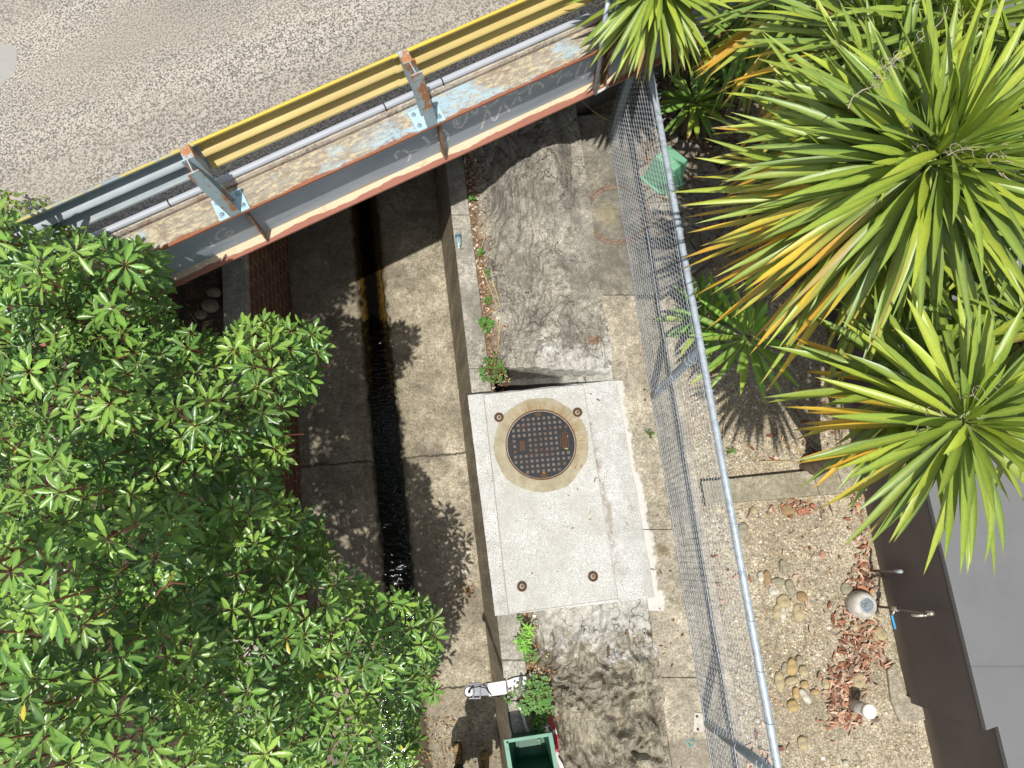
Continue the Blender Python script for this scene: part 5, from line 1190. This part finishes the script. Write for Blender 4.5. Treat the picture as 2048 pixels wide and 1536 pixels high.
for a in ((945, 399, .02, 12, .035, .035, 'small weed on the coping edge just below the bridge shadow'), (961, 512, .02, 12, .035, .035, 'small weed behind the coping right of the bottle'), (974, 548, .03, 7, .02, .03, 'tiny weed behind the coping, third from the bridge'), (977, 604, .04, 12, .04, .03, 'small weed behind the coping beside the dry stems'),
          (972, 652, .03, 34, .07, .045, 'trailing weed hanging over the coping halfway to the slab'), (985, 742, .04, 150, .14, .026, 'bushy weed with tiny leaves at the top left corner of the slab'), (1300, 870, .21, 24, .035, .018, 'tiny weed on the concrete strip by the fence'), (1061, 1310, .05, 40, .06, .03, 'low weed below the star-leaved one on the coping'),
          (1075, 1385, .06, 130, .13, .045, 'large leafy weed beside the white bracket'), (1052, 1412, .05, 30, .07, .04, 'dark weed between the tape and the large leafy weed'), (1090, 1410, .06, 50, .08, .035, 'yellowish weed at the right of the large leafy weed'), (1078, 1440, .05, 40, .07, .035, 'weed just above the upturned green cover'), (1022, 1395, .05, 8, .05, .04, 'thin weed below the white bracket at the coping edge'), (1460, 905, .02, 6, .03, .03, 'tiny seedling on the gravel near the fence rail')): weed(*a)
weed(1050, 1258, .06, 7, .05, .075, 'bright star-leaved weed just below the slab', '#8fc840', .08, True); weed(1048, 1286, .06, 9, .045, .085, 'larger bright star-leaved weed, lower of the two below the slab', '#86c23c', .09, True); weed(1040, 1236, .05, 5, .03, .04, 'small weed squeezed under the lower edge of the slab')
weed(1042, 1378, .1, 18, .06, .03, 'thin grey-green sprigs hanging over the white bracket', '#6b7f55', .05)

# leaf litter
P = []
def lit(n, px, py, sx, sy, z):
    for _ in range(n): v = W(random.gauss(px, sx), random.gauss(py, sy), z); P.append((v.x, v.y, z+.006))
for a in ((60, 935, 1180, 14, 10, ZF+.03), (90, 960, 1500, 50, 20, ZF+.03), (110, 880, 1495, 30, 30, ZF+.03), (40, 880, 1440, 40, 6, ZF+.02), (20, 700, 990, 25, 20, ZF), (10, 720, 850, 20, 30, ZF), (60, 975, 470, 10, 60, .03), (70, 990, 640, 12, 60, .05), (30, 1005, 760, 8, 8, .05), (50, 1085, 1350, 14, 25, .06), (60, 1090, 1430, 16, 30, .06), (60, 1065, 1300, 6, 40, .06), (50, 955, 350, 12, 20, .05), (25, 1150, 950, 60, 120, .27), (30, 1330, 1250, 20, 150, .205), (25, 750, 900, 60, 200, ZF+.01)): lit(*a)
stuff(chips('leaf_litter', P, m_lit, (.015, .05), (.005, .012), ['#a87a45', '#8a5a34', '#c29a5c', '#6b4a30', '#b3b07a', '#7a3f28'], 8, .008, .3), 'fallen brown leaf scraps in the drain and along the coping', 'leaf litter')
P = []
def lit2(n, x0_, x1_, y0_, y1_):
    for _ in range(n): P.append((random.uniform(x0_, x1_), random.uniform(y0_, y1_), .01))
lit2(700, -5.2, -3.1, 1.6, 4.6); lit2(1500, 1.3, 3.3, 3.1, 6.6)
P = [q_ for q_ in P if q_[0] > xfe(q_[1])+.1 or q_[0] < -3]
P = [(x_, y_, z_+(ZK if (x_ < 2.1 and x_ > 0 and 2.8 < y_ < 4.6) else 0)) for x_, y_, z_ in P]
stuff(chips('dead_leaves', P, m_lit, (.05, .3), (.006, .016), ['#6b5038', '#8a6f50', '#55402e', '#9a8464', '#3f3024'], 9, .02, .25), 'carpet of long dead leaves under the yuccas and behind the left drain wall', 'dead leaves')
for i, (px, py, r_) in enumerate(((420, 612, .09), (428, 585, .07), (402, 630, .06), (1418, 247, .13), (1402, 262, .07))):
    p = W(px, py, .04); V, F = protos[i % 4]; o = obj('rock', [Vector((v[0]*r_, v[1]*r_*.8, v[2]*r_*.6)) for v in V], F, sm['dirty'], smooth=True); o.location = p
    tag(o, ['largest grey rock in the shade behind the left drain wall', 'grey rock right beneath the bridge, behind the left drain wall', 'smallest grey rock behind the left drain wall', 'grey-brown rock beneath the small yucca above the green cabinet', 'smaller rock touching the rock above the green cabinet'][i], 'rock', 'loose rocks on the soil')

# ------------------------------------------------------------------ person standing in the drain (mostly outside the frame)
f0 = W(916, 1508, ZF+.02); f1 = W(968, 1524, ZF+.02)
hipc = Vector(((f0.x+f1.x)/2, f0.y-.16, ZF+.92)); ph = thing('person', 'person in tan boots and dark trousers standing in the drain at the bottom edge', 'person', Vector((hipc.x, hipc.y, ZF)))
def skinned(name, verts, edges, radii, mat, root=0, sub=2):
    me = bpy.data.meshes.new(name); off = ph.location
    me.from_pydata([tuple(Vector(v)-off) for v in verts], edges, []); o = bpy.data.objects.new(name, me); COL.objects.link(o); o.parent = ph; me.materials.append(mat)
    sk = o.modifiers.new('skin', 'SKIN'); sk.use_smooth_shade = True
    for i, v in enumerate(me.skin_vertices[0].data): r_ = radii[i]; v.radius = (r_ if hasattr(r_, '__len__') else (r_, r_)); v.use_root = i == root
    s_ = o.modifiers.new('sub', 'SUBSURF'); s_.levels = s_.render_levels = sub; return o
m_skin = plain('skin', '#b98a6c', .6, var=.06); m_navy = plain('navy_cloth', '#1b202c', .9, var=.2, sc=30); m_shirt = plain('dark_shirt', '#232a3a', .9, var=.15); m_boot = plain('tan_leather', '#a3885e', .75, var=.25, sc=26, dirt='#3d2f22', bumpd=.002); m_sole = plain('boot_sole', '#241c16', .9)
L0, R0 = Vector((f0.x+.012, f0.y-.12, ZF+.1)), Vector((f1.x-.0, f1.y-.12, ZF+.1))
sh_ = hipc+Vector((0, -.02, .5)); hd = sh_+Vector((0, .06, .22))
vb = [hipc, hipc+Vector((0, 0, .22)), sh_, sh_+Vector((0, .02, .09)), hd, hd+Vector((0, .03, .12)), sh_+Vector((-.19, 0, -.02)), sh_+Vector((-.24, -.03, -.3)), sh_+Vector((-.25, .02, -.55)), sh_+Vector((.19, 0, -.02)), sh_+Vector((.24, -.03, -.3)), sh_+Vector((.25, .02, -.55)),
      hipc+Vector((-.09, 0, -.05)), hipc.lerp(L0, .5)+Vector((-.03, .05, 0)), L0, hipc+Vector((.09, 0, -.05)), hipc.lerp(R0, .5)+Vector((.03, .05, 0)), R0]
eb = [(0, 1), (1, 2), (2, 3), (3, 4), (4, 5), (2, 6), (6, 7), (7, 8), (2, 9), (9, 10), (10, 11), (0, 12), (12, 13), (13, 14), (0, 15), (15, 16), (16, 17)]
rb = [(.13, .1), (.13, .1), (.14, .1), .055, .085, .08, .06, .045, .03, .06, .045, .03, .085, .06, .045, .085, .06, .045]
for s_ in (8, 11):
    sx = -1 if s_ == 8 else 1; pw = vb[s_]; k_ = len(vb); vb.append(pw+Vector((0, .01, -.07))); eb.append((s_, k_)); rb.append((.018, .034))
    for j, l_ in enumerate((.065, .075, .07, .055)):
        m_ = len(vb); vb += [vb[k_]+Vector((.004*sx, .027-.018*j, -.03)), vb[k_]+Vector((-.004*sx, .03-.02*j, -.03-l_*.55)), vb[k_]+Vector((-.02*sx, .03-.02*j, -.03-l_))]; eb += [(k_, m_), (m_, m_+1), (m_+1, m_+2)]; rb += [.009, .0085, .007]
    m_ = len(vb); vb += [pw+Vector((-.005*sx, .04, -.035)), pw+Vector((-.015*sx, .055, -.075))]; eb += [(s_, m_), (m_, m_+1)]; rb += [.011, .009]
skinned('body', vb, eb, [((x_*.55 if i_ in (14, 17) else x_*.7) if 12 <= i_ <= 17 else x_) for i_, x_ in enumerate(rb)], m_skin)
def inflate(idx, ed, k_, name, mat): 
    mp = {v: i for i, v in enumerate(idx)}; rr = [tuple(x_*k_+.008 for x_ in (rb[i] if hasattr(rb[i], '__len__') else (rb[i], rb[i]))) for i in idx]
    return skinned(name, [vb[i] for i in idx], [(mp[a], mp[b]) for a, b in ed], rr, mat)
inflate([0, 12, 13, 14, 15, 16, 17], [(0, 12), (12, 13), (13, 14), (0, 15), (15, 16), (16, 17)], 1.15, 'trousers', m_navy)
inflate([0, 1, 2, 3, 6, 7, 9, 10], [(0, 1), (1, 2), (2, 3), (2, 6), (6, 7), (2, 9), (9, 10)], 1.34, 'shirt', m_shirt)
b = MB(); b.lathe([(.0, .11), (.06, .1), (.1, .06), (.11, .0), (.18, -.01), (.17, -.015), (.105, -.005)], hd+Vector((0, .03, .08)), 24); b.obj('hat', plain('pale_hat', '#a39a84', .9), ph, smooth=True)
b = MB(); b.lathe([(0, .02), (.018, .01), (.02, -.01), (0, -.03)], hd+Vector((0, .105, -.01)), 8); b.obj('nose', m_skin, ph, smooth=True)
for (f, ang) in ((f0, -8), (f1, 6)):
    M = Matrix.Rotation(R(-ang), 3, 'Z'); rings = []; c0 = Vector((f.x, f.y, ZF))
    for y_, hw, ht in ((.118, .024, .035), (.105, .036, .055), (.07, .042, .068), (.0, .036, .085), (-.05, .036, .12), (-.08, .038, .16), (-.14, .038, .17), (-.16, .028, .16)):
        rings.append([c0+M @ Vector((hw*math.cos(a), y_, .02+ht*max(0, .5+.5*math.sin(a)) if True else 0)) for a in np.linspace(0, 2*math.pi, 14, endpoint=False)])
    b = MB(); b.loft(rings); bo_ = b.obj('boot', m_boot, ph, smooth=True)
    b = MB(); b.prism([tuple((c0+M @ Vector((x_, y_, 0)))[:2]) for x_, y_ in ((-.024, .126), (.024, .126), (.043, .09), (.04, 0), (.038, -.16), (-.038, -.16), (-.04, 0), (-.043, .09))], ZF+.004, ZF+.028); b.obj('sole', m_sole, bo_)
    b = MB()
    for j in range(5): p = c0+M @ Vector((0, .03-.026*j, .1+.014*j)); b.tube([p+M @ Vector((-.025, .0, -.006)), p+M @ Vector((0, 0, .0)), p+M @ Vector((.025, 0, -.006))], .003, 4)
    b.obj('laces', m_sole, bo_)
